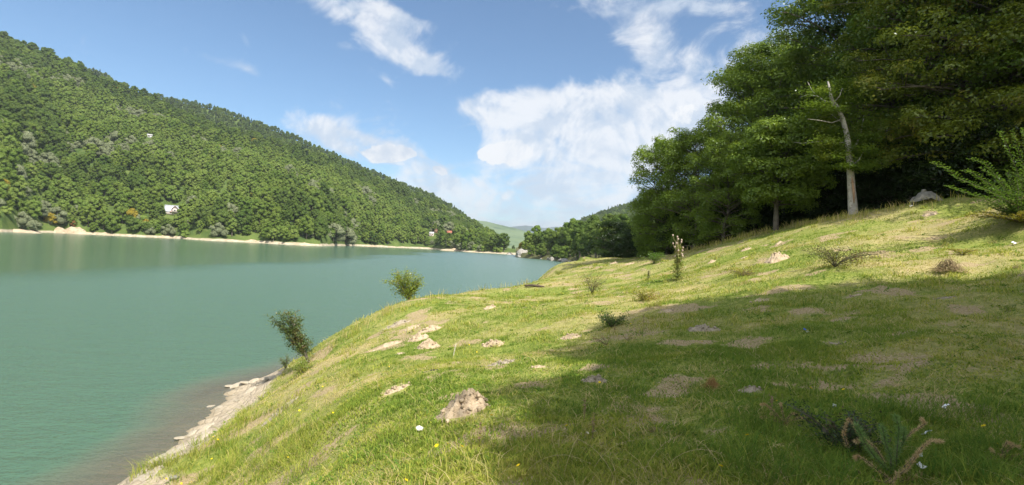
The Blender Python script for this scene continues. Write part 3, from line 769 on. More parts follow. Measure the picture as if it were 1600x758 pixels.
NK = {
 'beech':  tree_kind(21, BARK, M_BEECH, h=17, Rm=5.4, low=.10, nb=84, tr=.30, nl=140, leaf=.165, sprayr=.66, flat=.8, up=.75),
 'beech2': tree_kind(22, BARK, M_BEECH, h=16, Rm=5.2, low=.08, nb=84, tr=.27, nl=140, leaf=.165, sprayr=.66, flat=.8, up=.7),
 'beechy': tree_kind(23, BARK, M_BEECHY, h=17, Rm=5.4, low=.14, nb=80, tr=.30, nl=140, leaf=.155, sprayr=.64, flat=.75, up=.7),
 'maple':  tree_kind(24, BARK, M_MAPLE, h=11, Rm=3.6, low=.08, nb=72, tr=.24, nl=130, leaf=.15, sprayr=.56, flat=.95, up=.95, peak=.35),
 'maple2': tree_kind(25, BARK, M_MAPLE, h=9.5, Rm=3.1, low=.04, nb=66, tr=.2, nl=120, leaf=.14, sprayr=.52, flat=.95, up=.95, peak=.35),
 'shade':  tree_kind(28, BARK, M_MAPLE, h=11, Rm=4.3, low=.06, nb=76, tr=.24, nl=300, leaf=.17, sprayr=.85, flat=.8, up=.75, peak=.25),
 'horn':   tree_kind(26, BARK, M_MAPLE, h=5.9, Rm=2.5, low=.28, nb=44, tr=.2, nl=260, leaf=.14, sprayr=.56, flat=.7, up=.8, peak=.2),
 'under':  tree_kind(27, BARK, M_UNDER, h=4.2, Rm=2.6, low=.0, nb=26, tr=.07, nl=110, leaf=.15, sprayr=.6, flat=.6, up=.6),
}
def near_place(kind, px_, Yd, sc, label, name='beech_tree', rz=None, grp=None, szz=None, X=None):
    d = pdir(px_, 379); x = d[0]*Yd if X is None else X
    Z = gz1(x, Yd) if x < 70 and Yd < 120 else 0
    o = empty(name, (x, Yd, Z-.05), random.random()*6.28 if rz is None else rz); o.scale = (sc, sc, szz or sc)
    obj('trunk', NK[kind][0], o)
    if NK[kind][1]: obj('crown', NK[kind][1], o)
    return tag(o, label, 'bush' if name == 'bush' else 'tree', grp)
T = near_place
T('maple2', 1044, 44, .98, 'dark green leafy tree at the outer left edge of the near wood', 'maple_tree', .4)
T('maple2', 1085, 40, .92, 'leafy tree with dark trunk right behind the tall thistle', 'maple_tree', 2.0)
T('maple2', 1022, 47, .62, 'low leafy tree filling the left foot of the near wood', 'maple_tree', 2.9)
T('maple', 1172, 38, 1.1, 'tall light-topped tree rising left of the big dark beech', 'maple_tree', 4.1)
T('maple2', 1130, 36, .72, 'short bushy tree under the tall light-topped tree', 'maple_tree', 3.0)
T('horn', 1211, 31.3, .98, 'small rounded hornbeam with a short grey trunk on the meadow edge', 'hornbeam_tree', .6)
T('beech', 1325, 35, 1.08, 'big dark beech whose crown leans out over the light-topped tree', rz=1.0)
T('beech2', 1255, 42, .85, 'shaded beech seen behind the hornbeam', rz=2.0)
T('beech2', 1400, 33, 1.05, 'dark beech right of the pale leaning trunk', rz=.2)
T('beechy', 1440, 29, 1.0, 'beech with yellowing sprays above the grey stone', rz=2.4)
T('beech', 1515, 28, 1.05, 'beech with dense dark crown right of the yellowing beech', rz=3.3)
T('beechy', 1556, 25.5, 1.0, 'beech with a bare sunlit trunk behind the arching shrub', rz=4.4)
T('beech2', 1650, 25, 1.08, 'tall beech at the right edge of the wood', rz=5.2)
T('beechy', 1745, 22, 1.0, 'near beech reaching in with bright sprays from the right edge', rz=1.9)
g = np.random.default_rng(77)
for k, (a, Yd) in enumerate([(1215,48),(1290,50),(1350,45),(1345,58),(1420,42),(1480,38),(1460,52),(1560,36),(1620,33),(1540,46),(1720,31),(1660,42),(1250,58),(1400,66),(1510,60),(1800,28),(1780,36)]):
    T(['beech','beech2'][k % 2], a, Yd, .85+.3*g.random(), 'shaded beech deep inside the near wood', grp='shaded beeches deep inside the near wood')
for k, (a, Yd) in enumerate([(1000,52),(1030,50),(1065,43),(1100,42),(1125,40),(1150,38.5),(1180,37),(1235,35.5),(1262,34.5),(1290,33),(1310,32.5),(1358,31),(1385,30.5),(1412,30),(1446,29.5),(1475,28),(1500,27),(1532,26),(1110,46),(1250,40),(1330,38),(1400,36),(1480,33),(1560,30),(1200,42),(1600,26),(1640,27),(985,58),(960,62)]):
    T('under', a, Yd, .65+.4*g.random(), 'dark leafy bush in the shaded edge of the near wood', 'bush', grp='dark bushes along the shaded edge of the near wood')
# trees standing right of the camera; their shade lies over the foreground meadow
for k, (x, y, kd, sc_) in enumerate([(10.4,-3.8,'shade',1.08),(12.6,1.0,'shade',1.16),(11.0,-7.8,'shade',1.05),(12.4,-1.4,'shade',1.0),(14.0,-4.9,'shade',1.1),(16.4,.6,'shade',1.05),(17,-4.5,'shade',1.1),(21,-3.0,'beech',.8),(15,-10,'beech2',.8)]):
    T(kd, 0, y, sc_, 'leafy tree standing beside the viewer right of the meadow', X=x, grp='trees beside the viewer', name='broadleaf_tree')

# pale leaning trunk with a broken top and dead limbs
def px3(pts, Yd, dy=None): return np.array([at(a, b, Yd+(0 if dy is None else dy[i])) for i, (a, b) in enumerate(pts)])
Yt = 27.3
root = px3([(1333,338)], Yt)[0]; root[2] = gz1(root[0], root[1])
o = empty('old_beech_tree', root); tag(o, 'pale grey leaning tree trunk with broken top and dead limbs on the wood edge', 'tree')
wd = MB()
P = px3([(1334,344),(1333,332),(1330,290),(1327.5,250),(1324,215),(1317,186),(1309,168),(1303,160)], Yt)-root
wd.tube(P, [.34,.22,.175,.155,.135,.11,.085,.07], 14, .18)
sp_ = wd
P2 = px3([(1304,166),(1298,150),(1296,138),(1293.5,127)], Yt)-root; wd.tube(P2, [.10,.085,.06,.035], 7, .15)
for pts, r0, dy in [([(1305,162),(1290,158),(1276,150),(1262,148),(1250,152)], .05, [0,.3,.6,1,1.4]), ([(1276,150),(1268,140),(1262,128)], .03, [.6,.8,1]),
                ([(1316,186),(1300,192),(1280,188),(1262,186)], .034, [0,-.3,-.6,-.9]), ([(1325,222),(1305,224),(1280,221),(1252,224),(1240,222)], .032, [0,.4,.8,1.2,1.5]),
                ([(1320,195),(1308,186),(1296,176)], .035, [0,.2,.4]), ([(1303,160),(1312,150),(1316,138)], .04, [0,-.2,-.4]), ([(1290,158),(1284,168),(1270,172)], .025, [.3,.1,0]),
                ([(1328,262),(1342,250),(1352,232)], .06, [0,-.3,-.6]), ([(1326,240),(1338,226),(1346,205),(1350,180)], .08, [0,.3,.6,1.0])]:
    P = px3(pts, Yt, dy)-root; wd.tube(P, np.linspace(r0, r0*.25, len(P)), 5, .1)
obj('trunk', wd.build('trunk', PALEBARK, True), o)
lf = MB(); gg = np.random.default_rng(5)
for a, b, dy, rr in [(1300,228,-.2,.7),(1350,215,-.3,.8),(1355,195,-.1,.9),(1350,240,-.3,.7),(1285,236,0,.6),(1320,260,-.5,.55),(1352,215,.2,.9),(1310,212,.4,.6),(1290,205,.5,.8),(1340,180,.2,1.1),(1275,180,.6,.8),(1330,160,.6,1.0),(1305,190,.5,.6),(1355,255,-.3,.9),(1280,140,.9,.9),(1315,130,.8,.9),(1340,140,.6,1.0),(1345,232,-.6,.7),(1300,245,-.6,.7),(1345,262,-.5,.6),(1290,222,-.5,.9),(1300,172,-.4,.6),(1275,165,-.5,.7),(1285,145,-.4,.7)]:
    c = at(a, b, Yt+dy)-root; n = 520
    P = c+gg.normal(size=(n,3))*np.array([rr*.55, rr*.5, rr*.16]); lf.leaves(P, unit(np.array([0,0,1])+gg.normal(size=(n,3))*.4), .12, .075)
obj('leafy_shoots', lf.build('leafy_shoots', M_BEECH), o)
bk = MB()
P = px3([(1334.5,318),(1334,300),(1332,284),(1331,276)], Yt-.235)-root; bk.tube(P, [.02,.055,.05,.015], 6, .3)
obj('bare_wood_scar', bk.build('bare_wood_scar', rough_mat('scar_wood', (.34,.20,.13), (.50,.33,.23), 6)), o)

# grey tent-shaped stone on the crest
stone_m = rough_mat('grey_stone', (.15,.145,.125), (.27,.26,.23), 2.2, bscale=9, bump=.8, c3=(.12,.12,.09))
def rock_mesh(name, size, seed, mat, flat=0, n=3, jag=.25):
    b = bmesh.new(); bmesh.ops.create_icosphere(b, subdivisions=n, radius=1); g2 = np.random.default_rng(seed)
    pl = unit(g2.normal(size=(9,3))); ds = .62+.3*g2.random(9)
    V = np.array([v.co[:] for v in b.verts])
    for p_, d_ in zip(pl, ds):
        k = V@p_; V = V-np.where(k > d_, k-d_, 0)[:, None]*p_
    V += (fbm(V[:,0]*2.5+seed, V[:,1]*2.5+V[:,2]*2, 3)-.5)[:, None]*jag*.4
    V *= np.array(size)/2
    F_ = np.array([[v.index for v in f.verts] for f in b.faces]); b.free()
    return mesh_np(name, V, F_, mat, False)
c0 = ground_hit(1448, 315, 15, 40); c0 = at(1448, 313, 24.5); c0[2] = gz1(c0[0], c0[1])
V = []; 
tp = [(-.22,.62),(.05,.66),(.30,.55)]
prof = [(-.72,-.1),(-.60,.06),(-.40,.36),(-.28,.52),(.22,.55),(.38,.44),(.60,.20),(.80,.0),(.82,-.15)]
b_ = MB(); nP = len(prof)
rows = []
for yk, sk in ((-.30,.86),(-.16,.98),(.05,1.0),(.3,.9),(.5,.6)):
    rows.append(np.array([[x*sk, yk-(.16 if z > .3 and yk < 0 else 0)*-1, z*(sk if z > 0 else 1)] for x, z in prof]))
G = np.array(rows); G += (np.random.default_rng(3).random(G.shape)-.5)*.10
i = np.arange(G.shape[0]*nP).reshape(G.shape[0], nP)
b_.add(G.reshape(-1,3), np.stack([i[:-1,:-1], i[:-1,1:], i[1:,1:], i[1:,:-1]], -1).reshape(-1,4))
ce = len(G.reshape(-1,3)); b_.add([[0,-.28,.15]], None, None)
b_.T.append(np.array([[i[0,k+1], i[0,k], ce] for k in range(nP-1)]))
so_ = obj('boulder', b_.build('boulder', stone_m), None, (c0[0], c0[1], c0[2]+.02)); so_.scale = (.90,.9,.86)
tag(so_, 'tent-shaped grey stone standing on the crest against the dark wood', 'stone')
o = obj('boulder', rock_mesh('boulder', (.24,.2,.2), 4, stone_m), None, c0+np.array([-.12,.05,.50])); tag(o, 'small mossy stone lying on top of the tent-shaped stone', 'stone')
o = obj('boulder', rock_mesh('boulder', (.3,.25,.6), 9, stone_m), None, (at(1427,318,24.8)[0], 24.8, gz1(at(1427,318,24.8)[0], 24.8)+.12)); o.rotation_euler = (0,.5,0); tag(o, 'small leaning stone left of the tent-shaped stone', 'stone')

# ------------------------------------------------------------------ soil heaps and bare patches
SOIL = rough_mat('dry_soil', (.34,.26,.17), (.50,.40,.28), 9, bscale=30, bump=1.0, c3=(.26,.19,.12), dist=.02)
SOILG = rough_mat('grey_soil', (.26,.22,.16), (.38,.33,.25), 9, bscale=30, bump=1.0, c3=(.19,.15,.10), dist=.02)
def heap(px_, py_, wpx, ratio, hgt, ang, label, mat=SOIL, crumbs=60, seed=0, name='molehill', grp=None, cat='molehill'):
    """a heap of loose soil; wpx = width in photo pixels, ratio = depth/width, hgt = height/width"""
    c = ground_hit(px_, py_); wdt = wpx/800*c[1]*1.06; hgt = hgt*1.12+.02; g2 = np.random.default_rng(seed+int(px_))
    nr, na = 22, 64; V = []; 
    a = np.arange(na)*2*np.pi/na
    er = 1+.30*(fbm(np.cos(a)*1.6+seed, np.sin(a)*1.6+px_, 3)-.5)*2
    ca, sa = math.cos(ang), math.sin(ang)
    for k in range(nr+1):
        r = k/nr; lx = r*er*np.cos(a)*wdt/2; ly = r*er*np.sin(a)*wdt/2*ratio
        X_ = c[0]+lx*ca-ly*sa; Y_ = c[1]+lx*sa+ly*ca
        pr = (1-r**1.7)*(1+.0*r); nn = (fbm(X_*13/(.4+wdt)+seed, Y_*13/(.4+wdt), 4)-.5)
        z = gz(X_, Y_)+wdt*hgt*(pr*(.75+nn*.9)+pr**.5*nn*.38+pr**.5*(fbm(X_*34, Y_*34, 4)-.5)*.24)-.03*(r > .93)-.015
        V.append(np.stack([X_, Y_, z], 1))
    V = np.array(V); i = np.arange((nr+1)*na).reshape(nr+1, na); j = np.roll(i, -1, 1)
    mb = MB(); mb.add((V-c).reshape(-1,3), np.stack([i[:-1], i[1:], j[1:], j[:-1]], -1).reshape(-1,4))
    for _ in range(crumbs):
        r = g2.random()**.5*1.12; aa = g2.random()*6.283
        lx = r*math.cos(aa)*wdt/2; ly = r*math.sin(aa)*wdt/2*ratio
        X_ = c[0]+lx*ca-ly*sa; Y_ = c[1]+lx*sa+ly*ca
        z = gz1(X_, Y_)+wdt*hgt*max(0, 1-r**1.7)*.8
        rr = min(wdt*.034, .020)*(.35+1.5*g2.random()**4)
        mb.add(np.array([X_, Y_, z])-c+ICO_V*rr*(1+.5*(g2.random((len(ICO_V),1))-.5)), None, ICO_F)
    o = obj(name, mb.build(name, mat), None, c); tag(o, label, cat, grp); return o
H = heap
H(722,640,80,.8,.30,.2,'large crumbly molehill, the nearest one, with a yellow flower at its right', seed=1, crumbs=150)
H(600,543,62,.32,.06,.5,'long pale bare soil streak on the slope above the water', seed=2, crumbs=20, name='soil_patch', cat='soil patch')
H(670,544,38,.75,.30,.1,'crumbly molehill with holes right of the long soil streak', seed=3)
H(652,531,34,.6,.22,.3,'low pale molehill just behind the crumbly one with holes', seed=4, crumbs=30)
H(672,516,38,.4,.16,.5,'oblong pale soil heap, upper right of its cluster', seed=5, crumbs=30)
H(643,515,28,.5,.18,.6,'small pale heap between the two oblong soil heaps', seed=6, crumbs=25)
H(621,508,42,.3,.12,.35,'oblong greyish soil heap nearest to the small waterside tree', SOILG, seed=7, crumbs=30)
H(627,553,18,.5,.10,.2,'tiny soil patch right under the long soil streak', seed=8, crumbs=12, name='soil_patch', cat='soil patch')
H(771,541,34,.6,.26,.0,'rounded pale molehill alone right of the white upright stick', seed=9)
H(618,612,44,.35,.12,.4,'flat oblong soil heap left of the nearest molehill', seed=10, crumbs=40)
H(435,648,48,.4,.14,.5,'brownish soil patch low on the slope above the rocky bank', SOILG, seed=11, crumbs=40)
H(765,483,24,.4,.2,.7,'narrow soil heap on the far side of the slope, left of centre', seed=12, crumbs=20)
H(842,575,26,.5,.12,.0,'small flat soil patch beside the long tree shadow', seed=13, crumbs=20, name='soil_patch', cat='soil patch')
H(892,527,36,.5,.14,.2,'stony light soil patch left of the low green juniper', seed=14, crumbs=40)
H(778,571,46,.6,.08,.1,'wide greyish scratched soil patch', SOILG, seed=15, crumbs=80, name='soil_patch', cat='soil patch')
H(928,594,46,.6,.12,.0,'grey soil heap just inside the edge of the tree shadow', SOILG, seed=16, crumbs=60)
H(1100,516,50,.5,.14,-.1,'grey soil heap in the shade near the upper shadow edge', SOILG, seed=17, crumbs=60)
H(1213,407,40,.6,.30,.3,'big pale molehill high on the sunny slope', seed=18)
H(1166,391,18,.5,.2,.3,'small molehill above and left of the big pale one on the slope', seed=19, crumbs=15)
H(1162,404,12,.5,.2,.3,'tiny molehill left of the big pale one on the slope', seed=20, crumbs=10)
H(1216,381,15,.4,.2,.3,'tiny molehill near the crest above the big pale one', seed=21, crumbs=10)
H(1112,411,16,.4,.2,.4,'tiny pale heap right of the tall thistle', seed=22, crumbs=10)
H(1333,464,30,.5,.06,.2,'small bare patch in the sunny grass above the shade', seed=23, crumbs=20, name='soil_patch', cat='soil patch')
H(1452,336,26,.5,.08,.1,'bare soil patch below the tent-shaped stone', seed=24, crumbs=20, name='soil_patch', cat='soil patch')
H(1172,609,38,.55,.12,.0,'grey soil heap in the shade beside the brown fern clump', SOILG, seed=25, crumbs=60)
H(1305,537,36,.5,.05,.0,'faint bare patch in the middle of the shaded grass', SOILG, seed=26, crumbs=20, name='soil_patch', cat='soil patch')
H(960,412,14,.4,.2,.0,'tiny pale heap on the farthest rise of the meadow', seed=27, crumbs=8)
H(984,413.5,16,.3,.15,.1,'flat pale heap right of the tiny one on the farthest rise', seed=28, crumbs=8)
H(1040,488,34,.3,.08,.0,'thin pale soil edge at the tip of the shade below the thistle', SOIL, seed=29, crumbs=20, name='soil_patch', cat='soil patch')
H(1190,469,30,.5,.05,.0,'faint tan bare patch in the sunny grass right of the centre', seed=30, crumbs=20, name='soil_patch', cat='soil patch')
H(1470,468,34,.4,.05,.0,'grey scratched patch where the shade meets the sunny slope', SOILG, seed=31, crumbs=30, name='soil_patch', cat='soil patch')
H(715,567,16,.5,.1,.0,'tiny soil crumbs at the foot of the white upright stick', seed=32, crumbs=12, name='soil_patch', cat='soil patch')
H(640,508,0.1,.5,.1,.0,'x', seed=33, crumbs=0) if False else None
BURNT = rough_mat('charred_soil', (.03,.03,.028), (.07,.065,.055), 12, c3=(.12,.11,.09))
H(673,582,22,.5,.03,.0,'small black burnt spot in the grass', BURNT, seed=34, crumbs=25, name='burnt_patch', cat='burnt patch')

# ------------------------------------------------------------------ rocky bank: pale slabs
SLAB = rough_mat('pale_slab', (.32,.28,.21), (.46,.41,.32), 2.5, bscale=10, bump=.8, c3=(.28,.22,.15))
slabs = [rock_mesh('shore_rock', (1,.7,.32), 40+k, SLAB) for k in range(6)]
g = np.random.default_rng(12)
edge_px = [(200,750),(232,727),(266,703),(300,670),(328,645),(363,604),(384,599),(436,585)]
grass_px = [(232,757),(255,730),(290,712),(316,696),(352,657),(386,633),(407,602),(436,588)]
cnt = 0
for k in range(64):
    t_ = g.random()*(len(edge_px)-1); i = int(t_); f = t_-i
    e = np.array(edge_px[i])*(1-f)+np.array(edge_px[i+1])*f; q = np.array(grass_px[i])*(1-f)+np.array(grass_px[i+1])*f
    v = g.random()**1.1; pp = e*(1-v)+q*v
    c = ground_hit(pp[0], pp[1], 8, 30); s_ = (.10+.42*g.random()**2.4)*(1 if v < .8 else .6)
    if c[2] < WZ-.12: c = wl(pp[0], pp[1])-[0,0,.05]
    o = obj('shore_rock', slabs[k % 6], None, c+np.array([0,0,s_*.03])); o.scale = (s_*1.25, s_, s_*(.4+.3*g.random())); o.rotation_euler = (g.normal()*.12, -.30+g.normal()*.12, 1.2+g.normal()*.45)
    tag(o, 'pale flat rock slab on the steep bank at the waterline', 'rock', 'pale rocks along the near waterline')
for (a, b, s_, lab) in [(384,599,.42,'largest pale slab at the top of the rocky bank, touching the water'),(361,604,.36,'dark-edged flat slab jutting into the water'),(333,636,.32,'small pale rock at the water edge, half way down the bank'),(283,685,.28,'pinkish pale rock by the lower waterline'),(423,592,.42,'long pale slab just below the waterside shrub')]:
    c = ground_hit(a, b, 8, 30); c = c if c[2] > WZ-.1 else wl(a, b)
    o = obj('shore_rock', slabs[int(a) % 6], None, c+np.array([0,0,s_*.05])); o.scale = (s_*1.5, s_, s_*.7); o.rotation_euler = (.1,.15,.9); tag(o, lab, 'rock')
o = obj('stone', rock_mesh('stone', (.11,.09,.07), 61, rough_mat('white_stone', (.5,.47,.42), (.7,.67,.6), 8)), None, ground_hit(656,676)+np.array([0,0,.03])); tag(o, 'small white stone in the grass below the nearest molehill', 'stone')
o = obj('stone', rock_mesh('stone', (.2,.15,.1), 62, stone_m), None, ground_hit(272,752)+np.array([0,0,.05])); tag(o, 'grey stone in the grass at the lower left', 'stone')

# ------------------------------------------------------------------ grass
def blades(name, P, hgt, wid, colr, mat, lean=.5, seg=1, seed=0, dirs=None):
    g2 = np.random.default_rng(seed); n = len(P)
    a = g2.random(n)*6.283; A = np.stack([np.cos(a), np.sin(a), np.zeros(n)], 1)
    b = g2.random(n)*6.283 if dirs is None else dirs; l_ = lean*(.3+g2.random(n))
    Ld = np.stack([np.cos(b)*l_, np.sin(b)*l_, np.zeros(n)], 1)
    hgt = hgt[:, None]; wid = wid[:, None]; up = np.array([0,0,1.0])
    if seg == 1:
        V = np.stack([P-A*wid*.5, P+A*wid*.5, P+(Ld+up)*hgt*.9], 1).reshape(-1,3); F_ = [np.arange(n*3).reshape(n,3)]; rpt = 3
    else:
        M_ = P+(Ld*.35+up*.62)*hgt
        V = np.stack([P-A*wid*.5, P+A*wid*.5, M_+A*wid*.42, M_-A*wid*.42, P+(Ld*1.1+up*.95)*hgt], 1).reshape(-1,3)
        i = np.arange(n)[:, None]*5; F_ = [i+np.array([[0,1,2,3]]), i+np.array([[3,2,4]])]; rpt = 5
    me = mesh_np(name, V, F_, mat, False, attrs={'tint': np.repeat(colr, rpt)})
    return me
def grass_mat(name, trans=.42):
    m, t = newmat(name)
    tn = t('ShaderNodeAttribute', attribute_name='tint').outputs['Fac']
    rp = t('ShaderNodeValToRGB'); t.l.new(tn, rp.inputs[0]); el = rp.color_ramp.elements
    el[0].position = 0; el[0].color = (.10,.20,.035,1)
    el[1].position = 1; el[1].color = (.60,.48,.25,1)
    for p_, c_ in ((.3,(.22,.30,.05,1)),(.52,(.36,.39,.065,1)),(.75,(.48,.43,.13,1))):
        e = el.new(p_); e.color = c_
    df = t('ShaderNodeBsdfDiffuse', {'Color': rp.outputs[0]}); tr = t('ShaderNodeBsdfTranslucent', {'Color': rp.outputs[0]})
    mx = t('ShaderNodeMixShader', {0: trans}); t.l.new(df.outputs[0], mx.inputs[1]); t.l.new(tr.outputs[0], mx.inputs[2]); outp(t, mx.outputs[0]); return m
GM = grass_mat('grass_blade')
HEAPS = [(o.location[0], o.location[1], max(o.dimensions[0], o.dimensions[1])/2) for o in COL.objects if o.name.split('.')[0] in ('molehill','soil_patch','burnt_patch')]
def meadow_pts(n, r0, r1, seed, powr=1.0):
    g2 = np.random.default_rng(seed)
    u = g2.random(n); r = r0*(r1/r0)**(u**powr)            # log-uniform distance
    a = R(90)+(g2.random(n)-.5)*R(112)
    X_ = r*np.cos(a); Y_ = r*np.sin(a)
    b = base_z(X_, Y_); k = b > -5.35+.5*(fbm(X_*1.1, Y_*1.1, 2)-.5); X_, Y_ = X_[k], Y_[k]
    kk = np.ones(len(X_), bool)
    for hx, hy, hr in HEAPS: kk &= ((X_-hx)**2+(Y_-hy)**2 > (hr*.86)**2)
    X_, Y_ = X_[kk], Y_[kk]
    bare = fbm(X_*.9+30, Y_*1.3, 4); k = g2.random(len(X_)) < 1-.72*sstep(bare, .59, .72)
    X_, Y_ = X_[k], Y_[k]
    return np.stack([X_, Y_, gz(X_, Y_)-.01], 1)
def tint(P, g2):
    d = dryness(P[:,0], P[:,1]); return np.clip(.26+.64*d+g2.normal(size=len(P))*.13+.25*(g2.random(len(P)) < .06), 0, 1)
g2 = np.random.default_rng(55)
PA = meadow_pts(330000, 2.2, 10, 1); PB = meadow_pts(330000, 9, 26, 2); PC = meadow_pts(240000, 24, 75, 3)
pieces = []
for nm, P, h0, w0, sg in (('a', PA, .030, .0055, 2), ('b', PB, .040, .0115, 1), ('c', PC, .05, .028, 1)):
    r = np.hypot(P[:,0], P[:,1]); lush = sstep(fbm(P[:,0]*.8+9, P[:,1]*.8, 3), .45, .68)
    tall = (g2.random(len(P)) < .03)
    hh = h0*(.5+.8*g2.random(len(P)))*(1+.9*lush)*(1+1.2*tall); ww = w0*(r/r.min())**.75*(.7+.6*g2.random(len(P)))
    me = blades('grass', P, hh, ww, tint(P, g2)*(1-.25*lush), GM, .75, sg, 9)
    o = obj('grass', me); tag(o, {'a': 'short mixed green and straw grass of the near meadow', 'b': 'short grass of the middle of the meadow slope', 'c': 'short grass of the far part of the meadow'}[nm], 'grass', kind='stuff')
# tufts of longer grass
def tufts(n, r0, r1, seed, hb, wb, per, spread, tn, name, label, lean=.9, pts=None, seg=2):
    g3 = np.random.default_rng(seed)
    C = meadow_pts(n, r0, r1, seed) if pts is None else pts
    P = np.repeat(C, per, 0); P[:, :2] += g3.normal(size=(len(P), 2))*spread; P[:,2] = gz(P[:,0], P[:,1])-.01
    hh = hb*(.5+.9*g3.random(len(P))); ww = np.full(len(P), wb)*np.maximum(1, np.hypot(P[:,0], P[:,1])/9)
    tt = np.clip(tn+g3.normal(size=len(P))*.15, 0, 1)
    o = obj(name, blades(name, P, hh, ww, tt, GM, lean, seg, seed)); tag(o, label, 'grass', kind='stuff')
tufts(420, 2.4, 14, 31, .10, .005, 40, .07, .20, 'long_grass', 'lush green tufts scattered over the near meadow', 1.2)
tufts(380, 2.4, 16, 32, .09, .0045, 30, .10, .85, 'dry_grass', 'straw-coloured dry grass tufts over the near meadow', 1.6)
tufts(1200, 12, 60, 33, .14, .009, 22, .10, .55, 'long_grass', 'yellow-green grass tufts over the far slope', 1.0)
tufts(1500, 2.4, 14, 41, .035, .022, 14, .07, .12, 'clover', 'flat dark green clover and plantain leaves in the near grass', 2.2)
tufts(900, 9, 30, 42, .05, .03, 12, .10, .10, 'clover', 'flat green leafy weeds in the middle of the meadow', 1.8, seg=1)
tufts(500, 3, 30, 43, .10, .006, 22, .12, 1.0, 'dry_grass', 'bleached straw litter lying in the grass', 2.6)
# bottom right lush patch
C = np.array([ground_hit(a, b) for a, b in np.stack([1150+450*g2.random(130), 640+118*g2.random(130)], 1)])
tufts(0, 0, 0, 34, .17, .005, 60, .10, .16, 'long_grass', 'long lush grass in the shaded lower right corner', 1.0, C)
C = np.array([ground_hit(a, b) for a, b in np.stack([210+280*g2.random(90), 640+115*g2.random(90)], 1)])
C = C[C[:,2] > -5.5]
tufts(0, 0, 0, 35, .26, .006, 50, .10, .45, 'long_grass', 'long yellow-green grass above the rocky bank', 1.0, C)
# crest: seeded stalks against the wood and against the water
C = []
for a0, b0, a1, b1, n in [(1060,396,1210,358,70),(1210,358,1330,338,40),(1330,338,1500,308,30),(620,478,860,432,30),(480,560,620,480,40)]:
    for k in range(n):
        f = g2.random(); C.append(ground_hit(a0+(a1-a0)*f, b0+(b1-b0)*f+2, 15, 60))
tufts(0, 0, 0, 36, .38, .006, 5, .2, .8, 'seeding_grass', 'thin dry seeding stalks along the crest of the meadow', .5, np.array(C))
# arching dry stalks in the foreground
sb = MB(); STRAW = rough_mat('straw_stalk', (.42,.34,.17), (.58,.48,.27), 20)
for a, b, L, dx in [(820,745,.75,1),(905,700,.6,-1),(925,740,.7,.6),(960,752,.8,-.7),(880,750,.7,.3),(1040,735,.6,.9),(1010,650,.55,-.8),(1130,748,.6,-.5),(1180,735,.5,.8),(770,700,.5,.8),(860,640,.5,-.9),
                    (1100,690,.45,.4),(1190,640,.6,.1),(1280,590,.5,.1),(985,590,.5,-.3),(845,570,.4,.2),(600,740,.5,.8),(1555,650,.6,.5),(1510,600,.4,-.3),(1300,700,.5,-.4),(700,560,0,0),(1180,560,.55,0),(1345,520,.45,.1),(940,620,.4,.7),(1060,620,.5,-.6),(815,690,.6,.9),(1000,757,.8,.4)]:
    if L <= 0: continue
    c = ground_hit(a, b); an = g2.normal()*.5+(0 if dx > 0 else math.pi); q = np.linspace(0, 1, 8)
    P = c+np.stack([np.cos(an)*q**1.4*L*abs(dx)*.8, np.sin(an)*q**1.4*L*abs(dx)*.5, L*(.62*q-.34*q**3*abs(dx))], 1)
    sb.tube(P, np.linspace(.0022, .001, 8), 3)
    for k in range(14):
        pc = P[-1]-(P[-1]-P[-3])*g2.random()*1.2+g2.normal(size=3)*.006
        sb.leaves(pc[None], unit(g2.normal(size=(1,3))), .016, .005)
tag(obj('dry_grass', sb.build('dry_grass', STRAW)), 'long arching dry stalks rising from the foreground grass', 'grass', kind='stuff')

# ------------------------------------------------------------------ flowers
PETY = rough_mat('yellow_petal', (.75,.55,.01), (.85,.65,.02), 30); PETW = rough_mat('white_petal', (.72,.73,.75), (.85,.86,.88), 30)
STEM = rough_mat('green_stem', (.07,.13,.02), (.12,.18,.04), 20)
def flower_head(rad, n, mat):
    mb = MB(); g3 = np.random.default_rng(1)
    for ring, (k, z) in enumerate(((n, 0), (n//2+2, .004))):
        for i in range(k):
            a = i*6.283/k+ring*.3; d = np.array([math.cos(a), math.sin(a), .18+.5*ring]); s_ = np.array([-math.sin(a), math.cos(a), 0]); L = rad*(1-.35*ring)
            mb.add([[0,0,z], d*L*.6+s_*L*.16, d*L, d*L*.6-s_*L*.16], [[0,1,2,3]])
    mb.add(ICO_V*rad*.32*np.array([1,1,.5])+[0,0,.004], None, ICO_F); return mb.build('flower_head', mat)
HY = flower_head(.021, 14, PETY)
sm = MB(); sm.tube([(0,0,-.02),(.004,.003,.05),(.0,.008,.115)], [.0018,.0015,.0012], 4); STM = sm.build('stem', STEM)
def flower(px_, py_, me=HY, s_=1.0, label='small yellow dandelion-like flower in the meadow grass', grp='yellow flowers in the meadow grass', name='yellow_flower'):
    c = ground_hit(px_, py_+14, 2.5, 50); o = empty(name, c, random.random()*6, s_)
    obj('stem', STM, o); h_ = obj('flower_head', me, o, (.0,.008,.115)); h_.rotation_euler = (.55, -.1, 0); tag(o, label, 'flower', grp); return o
flower(767,654, s_=1.15, label='yellow flower right of the nearest molehill', grp=None)
flower(1125,742, s_=1.1, label='yellow flower at the bottom of the shaded foreground', grp=None)
flower(1267,611, s_=1.2, label='yellow flower in the middle of the shaded grass', grp=None)
flower(1534,673, s_=1.1, label='yellow flower right of the browning young spruce', grp=None)
